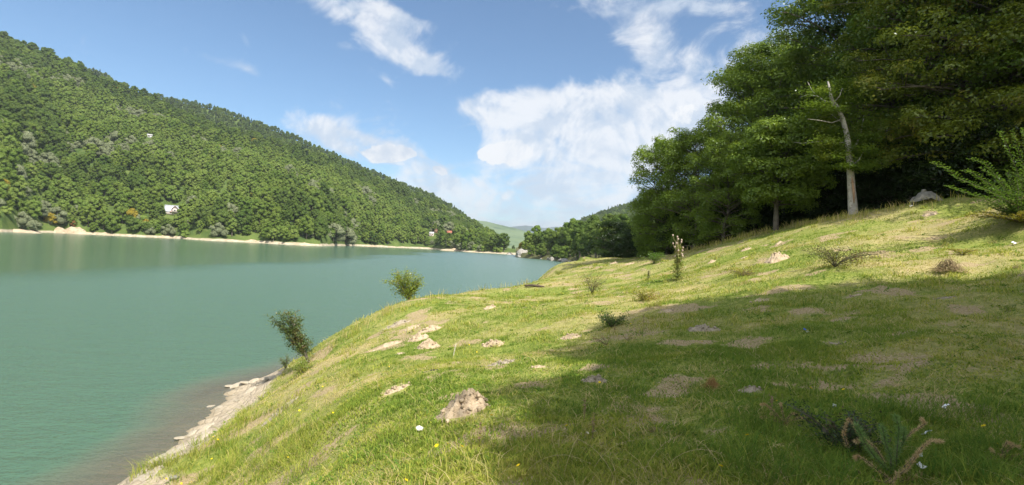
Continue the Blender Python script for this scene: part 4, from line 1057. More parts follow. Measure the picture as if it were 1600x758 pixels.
for a, b in [(740,600),(699,696),(722,703),(807,737),(450,711),(534,717),(635,757),(467,640),(883,673),(1097,533),(1165,690),(680,706),(738,617),(1212,626),(1316,610),(332,679),(340,683),(330,712),(260,746),(283,752),(298,748),(345,727),(350,742),(504,598),(592,600),(594,603),(725,531),(733,532),(745,545),(936,597),(1300,470),(1448,470),(1490,463),(1600,496),(560,520),(555,527),(1340,440),(1155,452),(1560,700),(985,500),(520,640),(608,566),(640,524)]:
    flower(a, b, s_=.75+.5*random.random())
um = MB()
for i in range(16):
    r = .03*random.random()**.5; a = random.random()*6.28; um.add(ICO_V*.008*np.array([1,1,.5])+[r*math.cos(a), r*math.sin(a), .01-r*.2], None, ICO_F)
HW = um.build('flower_head', PETW)
flower(1476,641, HW, 1.1, 'flat white flower head in the shaded grass right of the young spruce', None, 'white_flower')
flower(1303,637, HW, .9, 'whitish flower head left of the young spruce', None, 'white_flower')

# litter
def scrap(px_, py_, sz, label, mat, name='paper_scrap', cat='litter', lift=.06, seed=0):
    c = ground_hit(px_, py_); g3 = np.random.default_rng(seed); n = 6
    q = np.linspace(-.5, .5, n); XX, YY = np.meshgrid(q, q*.6); ZZ = .16*np.sin(XX*5+seed)+.12*g3.random(XX.shape)
    V = np.stack([XX, YY, ZZ], -1).reshape(-1,3)*sz; i = np.arange(n*n).reshape(n,n)
    F1 = np.stack([i[:-1,:-1], i[:-1,1:], i[1:,1:], i[1:,:-1]], -1).reshape(-1,4)
    V2 = V-[0,0,sz*.03]; F_ = np.concatenate([F1, F1[:, ::-1]+n*n])
    o = obj(name, mesh_np(name, np.concatenate([V, V2]), F_, mat), None, c+np.array([0,0,lift])); o.rotation_euler = (.5, .2, seed); tag(o, label, cat); return o
PAP = rough_mat('white_paper', (.66,.68,.70), (.8,.82,.84), 8); BLU = rough_mat('blue_foil', (.02,.10,.55), (.04,.16,.7), 8)
scrap(1257,521,.075,'crumpled blue wrapper in the shade near the sunny edge', BLU, 'wrapper', seed=1)
scrap(1262,523,.05,'white scrap lying against the crumpled blue wrapper', PAP, seed=2, lift=.04)
scrap(1447,697,.085,'white paper scrap caught on the browning young spruce', PAP, seed=3, lift=.12)
scrap(1438,732,.05,'small white paper scrap between two others at the spruce', PAP, seed=4, lift=.1)
scrap(1440,749,.06,'white paper scrap lowest beside the young spruce', PAP, seed=5, lift=.1)
scrap(1423,325,.14,'white scrap lying below the small leaning stone', PAP, seed=6)
scrap(1584,383,.18,'white scrap in the grass edge at the far right', PAP, seed=7)
lm = rough_mat('pale_dead_leaf', (.45,.42,.28), (.6,.56,.4), 10)
scrap(917,686,.045,'pale round fallen leaf, left one of a pair in the shade', lm, 'fallen_leaf', 'leaf', seed=8)
scrap(928,685,.045,'pale round fallen leaf, right one of a pair in the shade', lm, 'fallen_leaf', 'leaf', seed=9)
# sticks and log
sb = MB(); sb.tube([(0,0,-.05),(.01,0,.12),(.04,.0,.30),(.055,0,.36)], [.011,.010,.008,.004], 6, .3)
o = obj('stick', sb.build('stick', rough_mat('bleached_wood', (.5,.46,.38), (.66,.62,.53), 10)), None, ground_hit(708,560)); tag(o, 'bleached white stick standing upright between two molehills', 'stick')
lg = MB(); lg.tube([(-.55,0,.05),(-.2,.03,.08),(.2,0,.07),(.55,.06,.04)], [.05,.075,.07,.04], 8, .3); lg.tube([(.1,0,.1),(.25,.05,.22)], [.03,.015], 5)
o = obj('log', lg.build('log', rough_mat('dark_log', (.05,.04,.03), (.12,.09,.07), 6)), None, ground_hit(835,449,15,60)); tag(o, 'dark rotten log lying near the far water edge of the meadow', 'log')
o.scale = (.8,.8,.8)

# ------------------------------------------------------------------ small plants
def bush_mesh(h, rad, stems, per, leaf, seed, arch=.5, lean=(0,0), sprays=10, spr=.10, stemr=.012, wide=.6, flat=.8):
    g3 = np.random.default_rng(seed); wd = MB(); lf = MB()
    for k in range(stems):
        a = k*2.4+g3.normal()*.4; L = h*(.6+.5*g3.random()); q = np.linspace(0, 1, 7); rr = rad*(.3+.8*g3.random())
        P = np.stack([np.cos(a)*rr*q**(1.3)+lean[0]*h*q, np.sin(a)*rr*q**1.3+lean[1]*h*q, L*(q-arch*.5*q**2.5)], 1); P[:,:2] += g3.normal(size=(7,2))*.02*h
        wd.tube(P, stemr*(1-.8*q)+.002, 5)
        for s in range(sprays):
            f = .22+.78*(s+g3.random())/sprays; b = np.array([np.interp(f, q, P[:,c]) for c in range(3)])
            d = unit(np.array([math.cos(a), math.sin(a), .5])+g3.normal(size=3)*.8); l2 = h*.16*(1.2-f*.5)*(.6+.8*g3.random())
            wd.tube([b, b+d*l2], [.004, .0015], 3)
            m_ = per; tt = g3.random(m_)[:, None]; C = b+d*l2*tt+g3.normal(size=(m_,3))*spr
            lf.leaves(C, unit(np.array([0,0,flat])+g3.normal(size=(m_,3))*.55), leaf*(.6+.8*g3.random(m_)), leaf*wide*(.7+.6*g3.random(m_)))
    return wd, lf
def bush(px_, py_, wd, lf, leafm, label, name='shrub', cat='shrub', woodm=BARK, lo=2.5, hi=70, grp=None, Yd=None, parts=('stems','foliage')):
    if Yd: p_ = at(px_, py_, Yd); c = np.array([p_[0], Yd, gz1(p_[0], Yd)])
    else: c = ground_hit(px_, py_, lo, hi)
    o = empty(name, c); obj(parts[0], wd.build(parts[0], woodm, True), o)
    if lf is not None and lf.n: obj(parts[1], lf.build(parts[1], leafm), o)
    return tag(o, label, cat, grp)
M_SHR = leaf_mat('shrub_leaf', (.075,.12,.03), (.14,.19,.05), (.20,.15,.06), .4, 6, .2)
M_SHL = leaf_mat('bright_shrub_leaf', (.17,.25,.03), (.28,.34,.05), (.36,.30,.06), .5, 4, .2)
M_ACA = leaf_mat('acacia_leaf', (.07,.16,.022), (.15,.26,.035), None, .45, 3, .2)
M_ACY = leaf_mat('yellow_bramble_leaf', (.16,.20,.03), (.36,.33,.05), (.30,.16,.05), .4, 5, .2)
wd, lf = bush_mesh(1.75, .36, 13, 24, .06, 3, .1, (-.52,.0), 15, .06, .016, wide=.7)
bush(482, 579, wd, lf, M_SHR, 'dark leaning shrub at the edge of the slope above the rocky bank', Yd=18.0)
wd, lf = bush_mesh(2.1, .85, 15, 17, .075, 4, .5, (-.20,0), 13, .10, .022, wide=.75)
bush(640, 474, wd, lf, M_SHL, 'bright round little tree leaning over the water at the meadow rim', 'small_tree', 'tree', Yd=25.8)
wd, lf = bush_mesh(.55, .25, 7, 10, .04, 5, .3, (-.2,0), 8, .04, .01)
bush(447, 588, wd, lf, M_SHR, 'tiny dark shrub at the water left of the leaning shrub', Yd=20.0)
wd, lf = bush_mesh(.6, .7, 14, 12, .045, 6, .9, (0,0), 9, .08, .01)
bush(470, 610, wd, lf, M_SHL, 'low sprawling yellow-green brambles around the leaning shrub', Yd=17.0)
# tall thistle with dry heads
THS = rough_mat('thistle_stem', (.20,.19,.08), (.32,.28,.14), 10, c3=(.25,.13,.08)); THH = rough_mat('thistle_head', (.36,.27,.22), (.52,.42,.34), 20)
def thistle(px_, py_, h, label, Yd=None, seed=1, n=9):
    g3 = np.random.default_rng(seed); wd = MB(); hd = MB(); lf = MB()
    c = ground_hit(px_, py_, 5, 60) if not Yd else at(px_, py_, Yd)
    if Yd: c[2] = gz1(c[0], c[1])
    for k in range(3):
        a0 = g3.random()*6.28; base = np.array([math.cos(a0), math.sin(a0), 0])*.06*h
        wd.tube([base*0, base+[0,0,h*.5], base*1.6+[0,0,h*(.85+.15*g3.random())]], [.008*h, .006*h, .004*h], 5)
        for s in range(n):
            f = .35+.6*g3.random(); a = g3.random()*6.28; b = base*f+np.array([0,0,h*f*.95]); L = h*(.12+.16*g3.random())
            e = b+np.array([math.cos(a)*L*.5, math.sin(a)*L*.5, L*.85]); wd.tube([b, (b+e)/2+np.array([math.cos(a)*L*.12, math.sin(a)*L*.12, -.02]), e], [.005*h,.004*h,.003*h], 4)
            hd.add(ICO_V*h*.020*np.array([1,1,1.35])*(1+.3*(g3.random((len(ICO_V),1))-.5))+e, None, ICO_F)
        m_ = 190; z = g3.random(m_)*h*.85; C = np.stack([g3.normal(size=m_)*.07*h*(1.2-z/h), g3.normal(size=m_)*.07*h*(1.2-z/h), z], 1)
        lf.leaves(C, unit(g3.normal(size=(m_,3))+[0,0,.6]), .085*h, .022*h)
    o = empty('thistle', c); obj('stems', wd.build('stems', THS, True), o); obj('flower_heads', hd.build('flower_heads', THH), o); obj('leaves', lf.build('leaves', leaf_mat('thistle_leaf_'+str(seed), (.17,.22,.05), (.28,.31,.09), (.30,.20,.09), .35, 5, .1)), o)
    return tag(o, label, 'thistle')
thistle(1059, 430, 1.75, 'tall thistle with dry brown heads standing alone before the wood', Yd=21.5, seed=2, n=8)
thistle(1014, 417, .6, 'small thistle left of the tall one', Yd=24, seed=3, n=5)
thistle(1130, 366, .5, 'low dry thistle on the crest left of the hornbeam', Yd=33, seed=4, n=4)
wd, lf = bush_mesh(.95, .8, 12, 14, .06, 8, .7, (0,0), 9, .10, .01)
bush(1022, 402, wd, lf, M_ACA, 'leafy green bramble left of the tall thistle', Yd=33)
wd, lf = bush_mesh(1.1, .8, 12, 10, .05, 9, .3, (0,0), 8, .10, .01)
bush(925, 452, wd, lf, leaf_mat('dry_shrub_leaf', (.16,.17,.05), (.25,.23,.08), (.3,.2,.08), .3, 4, .1), 'sparse yellowish shrub in the middle distance of the meadow', Yd=23)
wd, lf = bush_mesh(.8, 1.3, 20, 10, .05, 10, .7, (0,0), 9, .10, .008)
bush(1305, 412, wd, lf, leaf_mat('heath_leaf', (.10,.12,.03), (.18,.18,.06), (.22,.11,.07), .3, 3, .1), 'low wiry brownish-green shrub on the sunny slope', Yd=15.5)
wd, lf = bush_mesh(.42, .5, 12, 14, .04, 11, .6, (0,0), 8, .06, .006)
bush(955, 512, wd, lf, leaf_mat('low_green_leaf', (.05,.10,.02), (.10,.17,.03), None, .3, 5, .1), 'low dark green bush in the sunny grass near the shade tip', 'bush', 'bush')
wd, lf = bush_mesh(.35, .9, 14, 10, .04, 12, .8, (0,0), 8, .09, .006)
bush(1160, 432, wd, lf, M_ACY, 'sprawling yellowish weeds on the slope left of the low wiry shrub', 'weed', 'weed')
wd, lf = bush_mesh(.4, .7, 14, 10, .05, 13, .8, (0,0), 8, .09, .006)
bush(1005, 470, wd, lf, M_ACY, 'patch of yellow-green weeds above the shade tip', 'weed', 'weed')
wd, lf = bush_mesh(.35, .6, 12, 10, .05, 14, .8, (0,0), 8, .09, .006)
bush(873, 424, wd, lf, M_SHL, 'yellow-green bush at the far meadow corner by the water', 'bush', 'bush', Yd=46)
o.scale = (1,1,1)
# dry hay clump and brown fern clumps
HAY = rough_mat('hay', (.26,.19,.10), (.42,.33,.19), 12, c3=(.2,.13,.07))
def clump(px_, py_, wpx, label, mat, n=260, hgt=.5, seed=0, name='hay_clump', cat='hay', bl=.45, w_=.012):
    c = ground_hit(px_, py_); wd_ = wpx/800*c[1]; g3 = np.random.default_rng(seed); mb = MB()
    for _ in range(n):
        a = g3.random()*6.28; r = g3.random()**.6*wd_*.42; d = g3.random()*6.28
        b = np.array([math.cos(a)*r, math.sin(a)*r*.7, 0]); hh = wd_*hgt*(1-(r/(wd_*.5))**2)*(.3+.8*g3.random())
        e = b+np.array([math.cos(d), math.sin(d), 0])*wd_*bl*.5*g3.random()+[0,0,hh*.4]
        b0 = b*.5+[0,0,hh]
        mb.tube([b0+[0,0,0], (b0+e)/2+[0,0,hh*.25], e], [w_*wd_*.5, w_*wd_*.5, w_*wd_*.2], 3)
    o = obj(name, mb.build(name, mat), None, c+np.array([0,0,-.02])); tag(o, label, cat); return o
clump(1482, 427, 56, 'heap of dry brown hay on the sunny slope at the right', HAY, 330, .45, 1)
clump(1112, 607, 34, 'withered rust-brown fern clump in the shade beside a grey heap', rough_mat('rust_fern', (.30,.15,.06), (.48,.28,.12), 12), 260, .6, 2, 'fern_clump', 'fern')
clump(1165, 431, 22, 'small heap of dry straw below the tiny slope molehills', HAY, 160, .5, 3)
clump(1025, 674, 34, 'flat bunch of pale straw in the shaded foreground', HAY, 120, .25, 4, bl=.9)
clump(1590, 420, 20, 'thin dry straw bunch near the right edge of the sunny slope', HAY, 100, .4, 5)
# sprigs with brown cones of withered needles
NEED_G = leaf_mat('spruce_needle', (.12,.22,.06), (.22,.34,.10), (.30,.34,.12), .2, 8, .1)
NEED_B = leaf_mat('withered_needle', (.40,.29,.14), (.60,.46,.25), (.44,.29,.13), .2, 8, .1)
def sprig(mb, wd, P, rad, g3, dens=260, nlen=.028):
    P = np.asarray(P); q = np.linspace(0, 1, len(P)); wd.tube(P, .006*(1-.6*q), 5)
    m_ = int(dens*np.linalg.norm(P[-1]-P[0])/.3); f = g3.random(m_); C = np.stack([np.interp(f, q, P[:,c]) for c in range(3)], 1)
    T_ = unit(np.stack([np.interp(np.clip(f+.05,0,1), q, P[:,c])-np.interp(np.clip(f-.05,0,1), q, P[:,c]) for c in range(3)], 1))
    d = unit(np.cross(T_, g3.normal(size=(m_,3)))*1.0+T_*.75); Lr = rad*(.7+.5*g3.random(m_))[:, None]
    s_ = unit(np.cross(d, g3.normal(size=(m_,3))))*.0024
    V = np.stack([C-s_, C+s_, C+d*Lr], 1).reshape(-1,3); mb.add(V, None, np.arange(m_*3).reshape(m_,3))
c = ground_hit(1395, 752); g3 = np.random.default_rng(8)
wd = MB(); gm = MB(); bm2 = MB()
def spr_px(pts, dy=0):
    return [at(a, b, c[1]+dy+.0*k)-c for k, (a, b) in enumerate(pts)]
for pts, dy in [([(1392,745),(1392,715),(1383,690),(1378,665)], .05), ([(1388,735),(1365,712),(1350,690),(1338,664)], 0), ([(1400,735),(1402,700),(1405,670),(1400,650)], .1), ([(1395,720),(1412,690),(1412,668)], .2), ([(1385,720),(1362,700),(1345,672)], .25)]:
    sprig(gm, wd, spr_px(pts, dy), .046, g3, 480)
for pts, dy in [([(1390,748),(1375,738),(1356,722),(1340,712),(1335,716)], -.05), ([(1392,748),(1380,755),(1364,748),(1362,750)], -.1), ([(1398,745),(1420,722),(1440,700),(1455,688),(1472,690)], 0), ([(1400,745),(1418,732),(1430,715),(1438,704)], -.08),
                ([(1385,728),(1368,700),(1350,686),(1336,690)], .08), ([(1405,752),(1425,748),(1438,738)], -.05), ([(1400,700),(1425,675),(1446,662),(1440,655)], .3), ([(1350,690),(1336,668),(1325,655)], .3), ([(1390,756),(1400,748),(1402,738)], -.15), ([(1325,700),(1318,680),(1322,660)], .3), ([(1345,740),(1330,730),(1322,735)], -.05)]:
    sprig(bm2, wd, spr_px(pts, dy), .030, g3, 420)
o = empty('spruce_sapling', c); obj('twigs', wd.build('twigs', BARK, True), o); obj('green_needles', gm.build('green_needles', NEED_G), o); obj('withered_needles', bm2.build('withered_needles', NEED_B), o)
tag(o, 'young spruce with green shoots and brown withered branches in the bottom right', 'sapling')
def brown_sprigs(px_, py_, lst, label, dens=500):
    c = ground_hit(px_, py_); wd = MB(); mb = MB(); g3 = np.random.default_rng(int(px_))
    for dx, dz, L in lst:
        k = c[1]/800; P = np.array([[0,0,0],[dx*.5*k, .02, dz*.6*k],[dx*k, .0, dz*k],[dx*1.25*k, -.03, dz*1.0*k]])*1.0
        sprig(mb, wd, P, .026, g3, dens)
    o = empty('withered_sprigs', c); obj('twigs', wd.build('twigs', BARK, True), o); obj('withered_needles', mb.build('withered_needles', NEED_B), o); return tag(o, label, 'sprigs')
brown_sprigs(1228, 668, [(-22,18,0),(-34,32,0),(-10,34,0),(-34,12,0),(10,20,0),(22,14,0)], 'orange-brown withered sprigs left of the young spruce')
brown_sprigs(1566, 728, [(-18,22,0),(-6,14,0),(16,30,0),(24,10,0),(-26,10,0),(34,18,0),(6,34,0)], 'orange-brown withered sprigs near the bottom right corner')
brown_sprigs(948, 540, [(-8,14,0),(-14,6,0),(4,12,0),(-18,10,0)], 'small brown withered sprigs in the sun at the shade edge', 250)
brown_sprigs(980, 532, [(6,8,0),(-6,6,0),(10,4,0)], 'tiny light brown sprigs right of the small brown ones', 200)
wd, lf = bush_mesh(.42, .42, 14, 12, .03, 15, .5, (0,0), 9, .05, .006)
bush(1318, 712, wd, lf, leaf_mat('dark_juniper_leaf', (.03,.055,.02), (.06,.09,.03), (.12,.07,.05), .2, 8, .1), 'dark twiggy low bush left of the young spruce', 'bush', 'bush')
for a, b, h_, lab in [(925,690,.28,'withered brown plant stalk behind the pair of pale leaves'),(912,660,.26,'thin withered flower spike in the shade left of centre'),(748,700,.25,'withered yellowish plant below the nearest molehill'),(960,520,.2,'withered dock stalk by the low dark green bush'),(1005,512,.3,'lone dark dry stalk above the shade tip'),(1205,650,.2,'short brown spike beside the orange-brown sprigs')]:
    g3 = np.random.default_rng(int(a)); c = ground_hit(a, b); mb = MB(); mb.tube([(0,0,0),(.01,0,h_*.6),(.0,.01,h_)], [.003,.002,.001], 4); m_ = 60
    C = np.stack([g3.normal(size=m_)*.012, g3.normal(size=m_)*.012, h_*(.35+.65*g3.random(m_))], 1); mb.leaves(C, unit(g3.normal(size=(m_,3))), .02, .010)
    tag(obj('dry_plant', mb.build('dry_plant', rough_mat('dry_plant_'+str(a), (.20,.13,.08), (.34,.24,.15), 20)), None, c), lab, 'plant')

# arching shrub at the right edge of the meadow: long sprays of paired leaflets
def spray(lf, wd, P, g3, leaf=.075, pitch=.045):
    P = np.asarray(P, float); seglen = np.r_[0, np.cumsum(np.linalg.norm(np.diff(P, axis=0), axis=1))]; L = seglen[-1]; wd.tube(P, np.linspace(.010, .003, len(P)), 4)
    for s in np.arange(L*.12, L, pitch*2.6):
        b = np.array([np.interp(s, seglen, P[:,c_]) for c_ in range(3)]); e = np.array([np.interp(min(L, s+.05), seglen, P[:,c_]) for c_ in range(3)]); T_ = unit(e-b+1e-6)
        for sg in (-1, 1):
            side = unit(np.cross(T_, [0,0,1])*sg+T_*.6+[0,0,.15+.2*g3.normal()]); l2 = .16*(1-.55*s/L)+.05
            n = max(3, int(l2/pitch*1.6)); f = (np.arange(n)+.5)/n
            C = b+side*l2*f[:, None]+g3.normal(size=(n,3))*.008
            wd.tube([b, b+side*l2], [.002,.001], 3)
            lf.leaves(C, unit(np.array([0,0,1])+g3.normal(size=(n,3))*.35), leaf, leaf*.55)
Ys = 17.0
c = at(1590, 345, Ys); c[2] = gz1(c[0], c[1]); g3 = np.random.default_rng(6); wd = MB(); lf = MB(); lf2 = MB()
for pts, dy in [([(1600,330),(1550,300),(1500,280),(1478,262),(1456,253)], [0,-.5,-.9,-1.1,-1.2]), ([(1600,325),(1550,290),(1520,270),(1508,266)], [0,-.3,-.5,-.7]), ([(1605,330),(1560,280),(1540,255),(1515,248)], [0,-.2,-.4,-.5]),
                ([(1610,330),(1590,270),(1575,230),(1562,205)], [0,-.4,-.6,-.7]), ([(1612,320),(1600,260),(1588,225),(1582,206)], [0,-.2,-.3,-.3]), ([(1600,340),(1540,310),(1500,298),(1480,290)], [0,-.4,-.8,-1]),
                ([(1615,320),(1608,250),(1600,215),(1596,200)], [0,0,.1,.2]), ([(1600,330),(1570,285),(1545,270),(1530,262)], [0,.3,.5,.6]), ([(1625,330),(1640,260),(1630,220),(1622,200)], [0,0,0,0]), ([(1625,330),(1660,280),(1680,250),(1690,240)], [0,0,0,0])]:
    P = np.array([at(a, b, Ys+d) for (a, b), d in zip(pts, dy)])-c; spray(lf, wd, P, g3)
for k in range(64):
    a = g3.random()*6.28; rr = .5+1.0*g3.random(); hh = .5+1.5*g3.random(); q = np.linspace(0,1,5)
    P = np.stack([np.cos(a)*rr*q, np.sin(a)*rr*q, hh*(q*1.2-.35*q**2)], 1); spray(lf, wd, P+[.1,0,0], g3, .07, .05)
for k in range(40):
    a = g3.random()*6.28; rr = .6+1.0*g3.random(); hh = .25+.4*g3.random(); q = np.linspace(0,1,5)
    P = np.stack([np.cos(a)*rr*q-.15, np.sin(a)*rr*q-.3, hh*(q*1.4-.9*q**2)], 1); spray(lf2, wd, P, g3, .065, .05)
o = empty('arching_shrub', c); obj('stems', wd.build('stems', BARK), o); obj('leaf_sprays', lf.build('leaf_sprays', M_ACA), o); obj('low_yellow_leaves', lf2.build('low_yellow_leaves', M_ACY), o)
tag(o, 'big green shrub with long arching leafy sprays at the right edge of the meadow', 'shrub')
c = at(1505, 378, 15); c[2] = gz1(c[0], c[1]); wd = MB(); lf = MB()
for k in range(9):
    a = g3.random()*6.28; q = np.linspace(0,1,5); P = np.stack([np.cos(a)*.35*q, np.sin(a)*.35*q, .3*(q-.5*q**2)], 1); spray(lf, wd, P, g3, .06, .05)
o = empty('weed', c); obj('stems', wd.build('stems', BARK), o); obj('leaves', lf.build('leaves', M_ACY), o); tag(o, 'yellow weed in the shadow of the arching shrub', 'weed')

# ------------------------------------------------------------------ buildings, boats and marks across the lake
ROOFM = rough_mat('metal_roof', (.40,.42,.46), (.50,.52,.56), .5, rough=.45, bump=.1); WHITEW = rough_mat('white_render', (.50,.44,.41), (.60,.54,.50), 1)
PINKW = rough_mat('pink_render', (.62,.42,.36), (.72,.52,.46), 1); WOOD = rough_mat('brown_board', (.16,.09,.05), (.24,.14,.09), 3); GLASS = rough_mat('dark_pane', (.03,.035,.04), (.06,.07,.08), 2, rough=.2)
DARKR = rough_mat('dark_roof', (.07,.06,.055), (.12,.10,.09), 1); REDR = rough_mat('red_roof', (.30,.11,.07), (.42,.17,.11), 1); GREYR = rough_mat('grey_roof', (.40,.41,.40), (.52,.53,.52), 1)
def quadbox(c_, s_, rz=0):
    mb = MB(); V, Q = box(c_, s_, rz); mb.add(V, Q); return mb
def gable(mb, cx, cy, w_, d_, z0, z1, ax='x', th=.15, over=.4):
    """two sloping slabs; ridge along ax"""
    for sg in (-1, 1):
        if ax == 'x':
            A = [(-w_/2-over, sg*(d_/2+over), z0-over*(z1-z0)/(d_/2)), (w_/2+over, sg*(d_/2+over), z0-over*(z1-z0)/(d_/2)), (w_/2+over, 0, z1), (-w_/2-over, 0, z1)]
        else:
            A = [(sg*(w_/2+over), -d_/2-over, z0-over*(z1-z0)/(w_/2)), (sg*(w_/2+over), d_/2, z0-over*(z1-z0)/(w_/2)), (0, d_/2, z1), (0, -d_/2-over, z1)]
        A = np.array(A)+[cx, cy, 0]; B = A+[0, 0, th]
        mb.add(np.concatenate([A, B]), [[0,1,2,3],[7,6,5,4],[0,4,5,1],[1,5,6,2],[2,6,7,3],[3,7,4,0]])
def house(px_, py_, w_, d_, hw, hr, wallm, roofm, label, ax='x', rz=None, wins=2, hill=left_hill, name='house', dormer=False, lift=0):
    p_ = hill_at(hill, px_, py_); o = empty(name, p_+np.array([0,0,lift]), math.atan2(-p_[0], p_[1])+math.pi*0 if rz is None else rz)
    mb = quadbox((0,0,hw/2-1), (w_, d_, hw+2))
    if ax == 'x': mb.add([(-w_/2,-d_/2,hw),(-w_/2,d_/2,hw),(-w_/2,0,hw+hr-.1)], None, [[0,1,2]]); mb.add([(w_/2,-d_/2,hw),(w_/2,d_/2,hw),(w_/2,0,hw+hr-.1)], None, [[0,1,2]])
    else: mb.add([(-w_/2,-d_/2,hw),(w_/2,-d_/2,hw),(0,-d_/2,hw+hr-.1)], None, [[0,1,2]]); mb.add([(-w_/2,d_/2,hw),(w_/2,d_/2,hw),(0,d_/2,hw+hr-.1)], None, [[0,1,2]])
    obj('wall', mb.build('wall', wallm), o)
    rf = MB(); gable(rf, 0, 0, w_, d_, hw, hw+hr, ax); r_ = obj('roof', rf.build('roof', roofm), o)
    for k in range(wins):
        f_ = quadbox((-w_/2+w_*(k+.5)/wins, -d_/2-.03, hw*.55), (.95,.08,1.1)); wn = obj('window', f_.build('window', WHITEW), o)
        obj('pane', quadbox((-w_/2+w_*(k+.5)/wins, -d_/2-.085, hw*.55), (.75,.04,.9)).build('pane', GLASS), wn)
    obj('door', quadbox((w_*.08, -d_/2-.04, 1.0), (.9,.07,2.0)).build('door', WOOD), o)
    if dormer:
        dm = quadbox((2.2,-d_/2-.5,1.6), (4.0,1.2,3.4)); dm.add([(.2,-d_/2-1.1,3.3),(4.2,-d_/2-1.1,3.3),(2.2,-d_/2-1.1,5.6)], None, [[0,1,2]])
        g_ = obj('front_gable', dm.build('front_gable', WHITEW), o)
        rg = MB(); gable(rg, 2.2, -d_/2+.8, 4.0, 3.8, 3.3, 5.75, 'y', .18, .45); obj('gable_roof', rg.build('gable_roof', ROOFM), g_)
        bb = MB(); 
        for sg in (-1,1):
            bb.tube([(2.2+sg*2.5,-d_/2-1.6,2.7),(2.2,-d_/2-1.6,5.75)], [.22,.22], 4)
        obj('barge_board', bb.build('barge_board', WOOD), g_)
        obj('window', quadbox((2.2,-d_/2-1.14,2.0), (1.1,.08,1.2)).build('window', GLASS), g_); obj('window', quadbox((2.2,-d_/2-1.14,4.1), (.7,.08,.7)).build('window', GLASS), g_)
        obj('porch_wall', quadbox((-.6,-d_/2-.3,1.0), (1.4,.5,1.9)).build('porch_wall', PINKW), g_)
    return tag(o, label, 'house')
house(268, 334, 9.5, 6.5, 1.2, 5.0, WHITEW, ROOFM, 'steep-roofed house with bright metal roof and white front gable among trees', 'x', dormer=True, wins=1, lift=.8)
house(674, 368.5, 6, 5, 3.2, 2.0, WHITEW, GREYR, 'small white house on the far slope near the valley mouth', 'x')
house(682, 363.5, 6, 5, 3, 3, WOOD, DARKR, 'brown wooden house with dark roof right of the small white house', 'y')
house(702, 367, 6, 5, 3, 2.5, WOOD, REDR, 'reddish house half hidden in trees right of the brown one', 'x')
house(722, 372, 3, 3, 2.5, 1, WHITEW, WHITEW, 'tiny white hut among trees on the far slope', 'x', wins=1)
house(797, 383, 8, 7, 3.5, 3.2, WHITEW, DARKR, 'white house with dark gabled roof at the valley mouth', 'y')
house(232, 214, 7, 5, 2, 1.5, GREYR, GREYR, 'pale grey hut roof in a gap high on the hillside forest', 'x', wins=1)
SAND = rough_mat('sand_bank', (.34,.27,.18), (.50,.42,.30), .25, c3=(.25,.19,.12), bscale=1.2, bump=.6, dist=.4)
for k, (a, b, wd_, dp_, hh) in enumerate([(22,361,34,14,2.6),(92,362.5,16,9,4.2),(118,363.5,22,11,5.0),(165,366.5,16,9,2.4),(255,370,18,9,2.2),(330,374.5,14,8,1.8),(395,378,16,8,2.4),(470,382,22,9,2.6),(575,383.5,26,12,2.2),(715,390.5,40,16,3.0),(745,393,30,12,2.2)]):
    p_ = hill_at(left_hill, a, b-2.2); nr, na = 10, 36; aa = np.arange(na)*2*np.pi/na; V = []
    for r in np.linspace(0, 1, nr+1):
        X_ = p_[0]+r*np.cos(aa)*wd_/2*(1+.5*(fbm(np.cos(aa)*2+k, np.sin(aa)*2, 3)-.5)); Y_ = p_[1]-1+r*np.sin(aa)*dp_/2
        V.append(np.stack([X_, Y_, WZ-.4+hh*(1-r**2)*(.6+.8*fbm(X_*.3, Y_*.3+k, 3))], 1))
    V = np.array(V); i = np.arange((nr+1)*na).reshape(nr+1, na); j = np.roll(i, -1, 1)
    tag(obj('beach', mesh_np('beach', V.reshape(-1,3), [np.stack([i[:-1], i[1:], j[1:], j[:-1]], -1).reshape(-1,4)], SAND, True)), kind='structure')
# boat and jetty on the far beach
p_ = wl(88, 362.5); o = empty('boat', p_+np.array([0,-1.5,.25]), .1)
hb = MB(); q = np.linspace(-1, 1, 9); rows = []
for z_, k in ((0,.55),(.45,.9),(.75,1.0)):
    wy_ = np.clip(1-np.abs(np.clip(q, -.6, 1))**2.4, 0.02, 1)*.95*k; top = np.stack([q*2.6, wy_, np.full(9, z_)], 1); bot = top*[1,-1,1]
    rows.append(np.concatenate([top, bot[::-1]]))
G = np.array(rows); i = np.arange(3*18).reshape(3,18); j = np.roll(i,-1,1); hb.add(G.reshape(-1,3), np.stack([i[:-1], j[:-1], j[1:], i[1:]], -1).reshape(-1,4))
obj('hull', hb.build('hull', WHITEW), o); obj('cabin', quadbox((-.3,0,1.0), (1.6,1.2,.7)).build('cabin', rough_mat('blue_cover', (.12,.25,.4), (.2,.35,.5), 2)), o); tag(o, 'small white boat with a blue cover moored below the sandy landing', 'boat')
p_ = wl(76, 362); jm = MB(); V, Q = box((0,0,.5), (7,1.4,.15)); jm.add(V, Q)
o = empty('jetty', p_+np.array([0,-1,0]), 0); obj('deck', jm.build('deck', rough_mat('weathered_plank', (.4,.37,.33), (.55,.52,.48), 2)), o)
for sx_ in (-3,0,3): pp_ = MB(); pp_.tube([(sx_,.5,-1.5),(sx_,.5,1.0)], [.1,.1], 6); obj('post', pp_.build('post', WOOD), o)
tag(o, 'low grey wooden jetty left of the moored white boat', 'jetty')
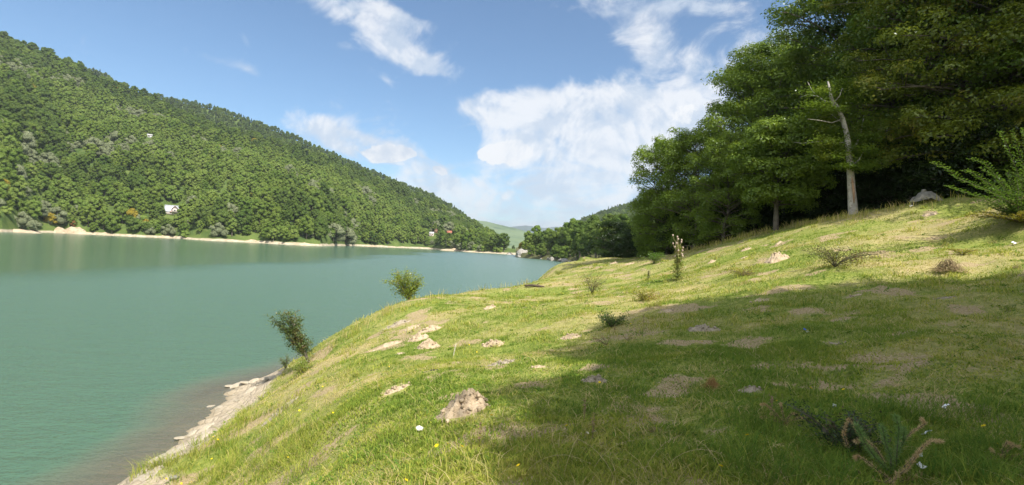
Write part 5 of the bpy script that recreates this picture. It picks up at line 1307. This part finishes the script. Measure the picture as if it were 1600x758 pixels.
p_ = wl(305, 374); sg_ = MB(); sg_.tube([(0,0,-.2),(.1,0,3.4)], [.16,.12], 6); 
o = empty('marker_post', p_+np.array([0,3,.6])); obj('post', sg_.build('post', WHITEW), o); obj('panel', quadbox((-.5,0,1.0),(.9,.1,1.2), .2).build('panel', WHITEW), o); tag(o, 'pale leaning post on the far beach below the silver trees', 'post')

# pale cliff and rocks at the headland tip
CLIFF = rough_mat('limestone', (.26,.25,.22), (.42,.40,.37), .25, bscale=1.2, bump=1.0, c3=(.22,.2,.17), dist=.5)
def cliff(px_, py_, size, label, seed, rz=0, name='cliff_rock', cat='rock', grp=None):
    p_ = wl(px_, py_); b = rock_mesh(name, size, seed, CLIFF, n=4, jag=.5)
    o = obj(name, b, None, p_+np.array([0,size[1]*.2,size[2]*.18])); o.rotation_euler = (0,0,rz); return tag(o, label, cat, grp)
cliff(815, 402.5, (8,8,9), 'tall pale limestone face at the tip of the headland', 71)
cliff(823, 402.5, (7,6,8), 'grey limestone face right behind the tip of the headland', 72, .4)
cliff(830, 403.5, (9,6,4), 'low grey rock face at the foot of the headland', 73, .2)
cliff(841, 404.5, (8,5,3), 'long pale rock at the water under the headland trees', 74)
cliff(812, 402.5, (4,3,2.4), 'small white boulder at the very tip of the headland', 75)
for k, (a, b) in enumerate([(849,405.5),(857,406.5),(862,407.5),(868,407),(876,409),(884,410),(891,410.5),(899,411.5),(880,409.5)]):
    cliff(a, b, (4.5,2.5,1.6+.8*(k % 3)), 'pale boulder on the shore under the headland wood', 80+k, k, grp='boulders on the headland shore')

# ------------------------------------------------------------------ air
hz = MB(); V, Q = box((0, 5200, 190), (22000, 11600, 470)); hz.add(V, Q)
m, t = newmat('haze_air'); vs = t('ShaderNodeVolumePrincipled', {'Color': (.80,.88,1,1), 'Density': 0.00010, 'Anisotropy': .3})
oo = t('ShaderNodeOutputMaterial'); t.l.new(vs.outputs[0], oo.inputs['Volume'])
HZ = True
if HZ: tag(obj('haze', hz.build('haze', m)), kind='stuff')
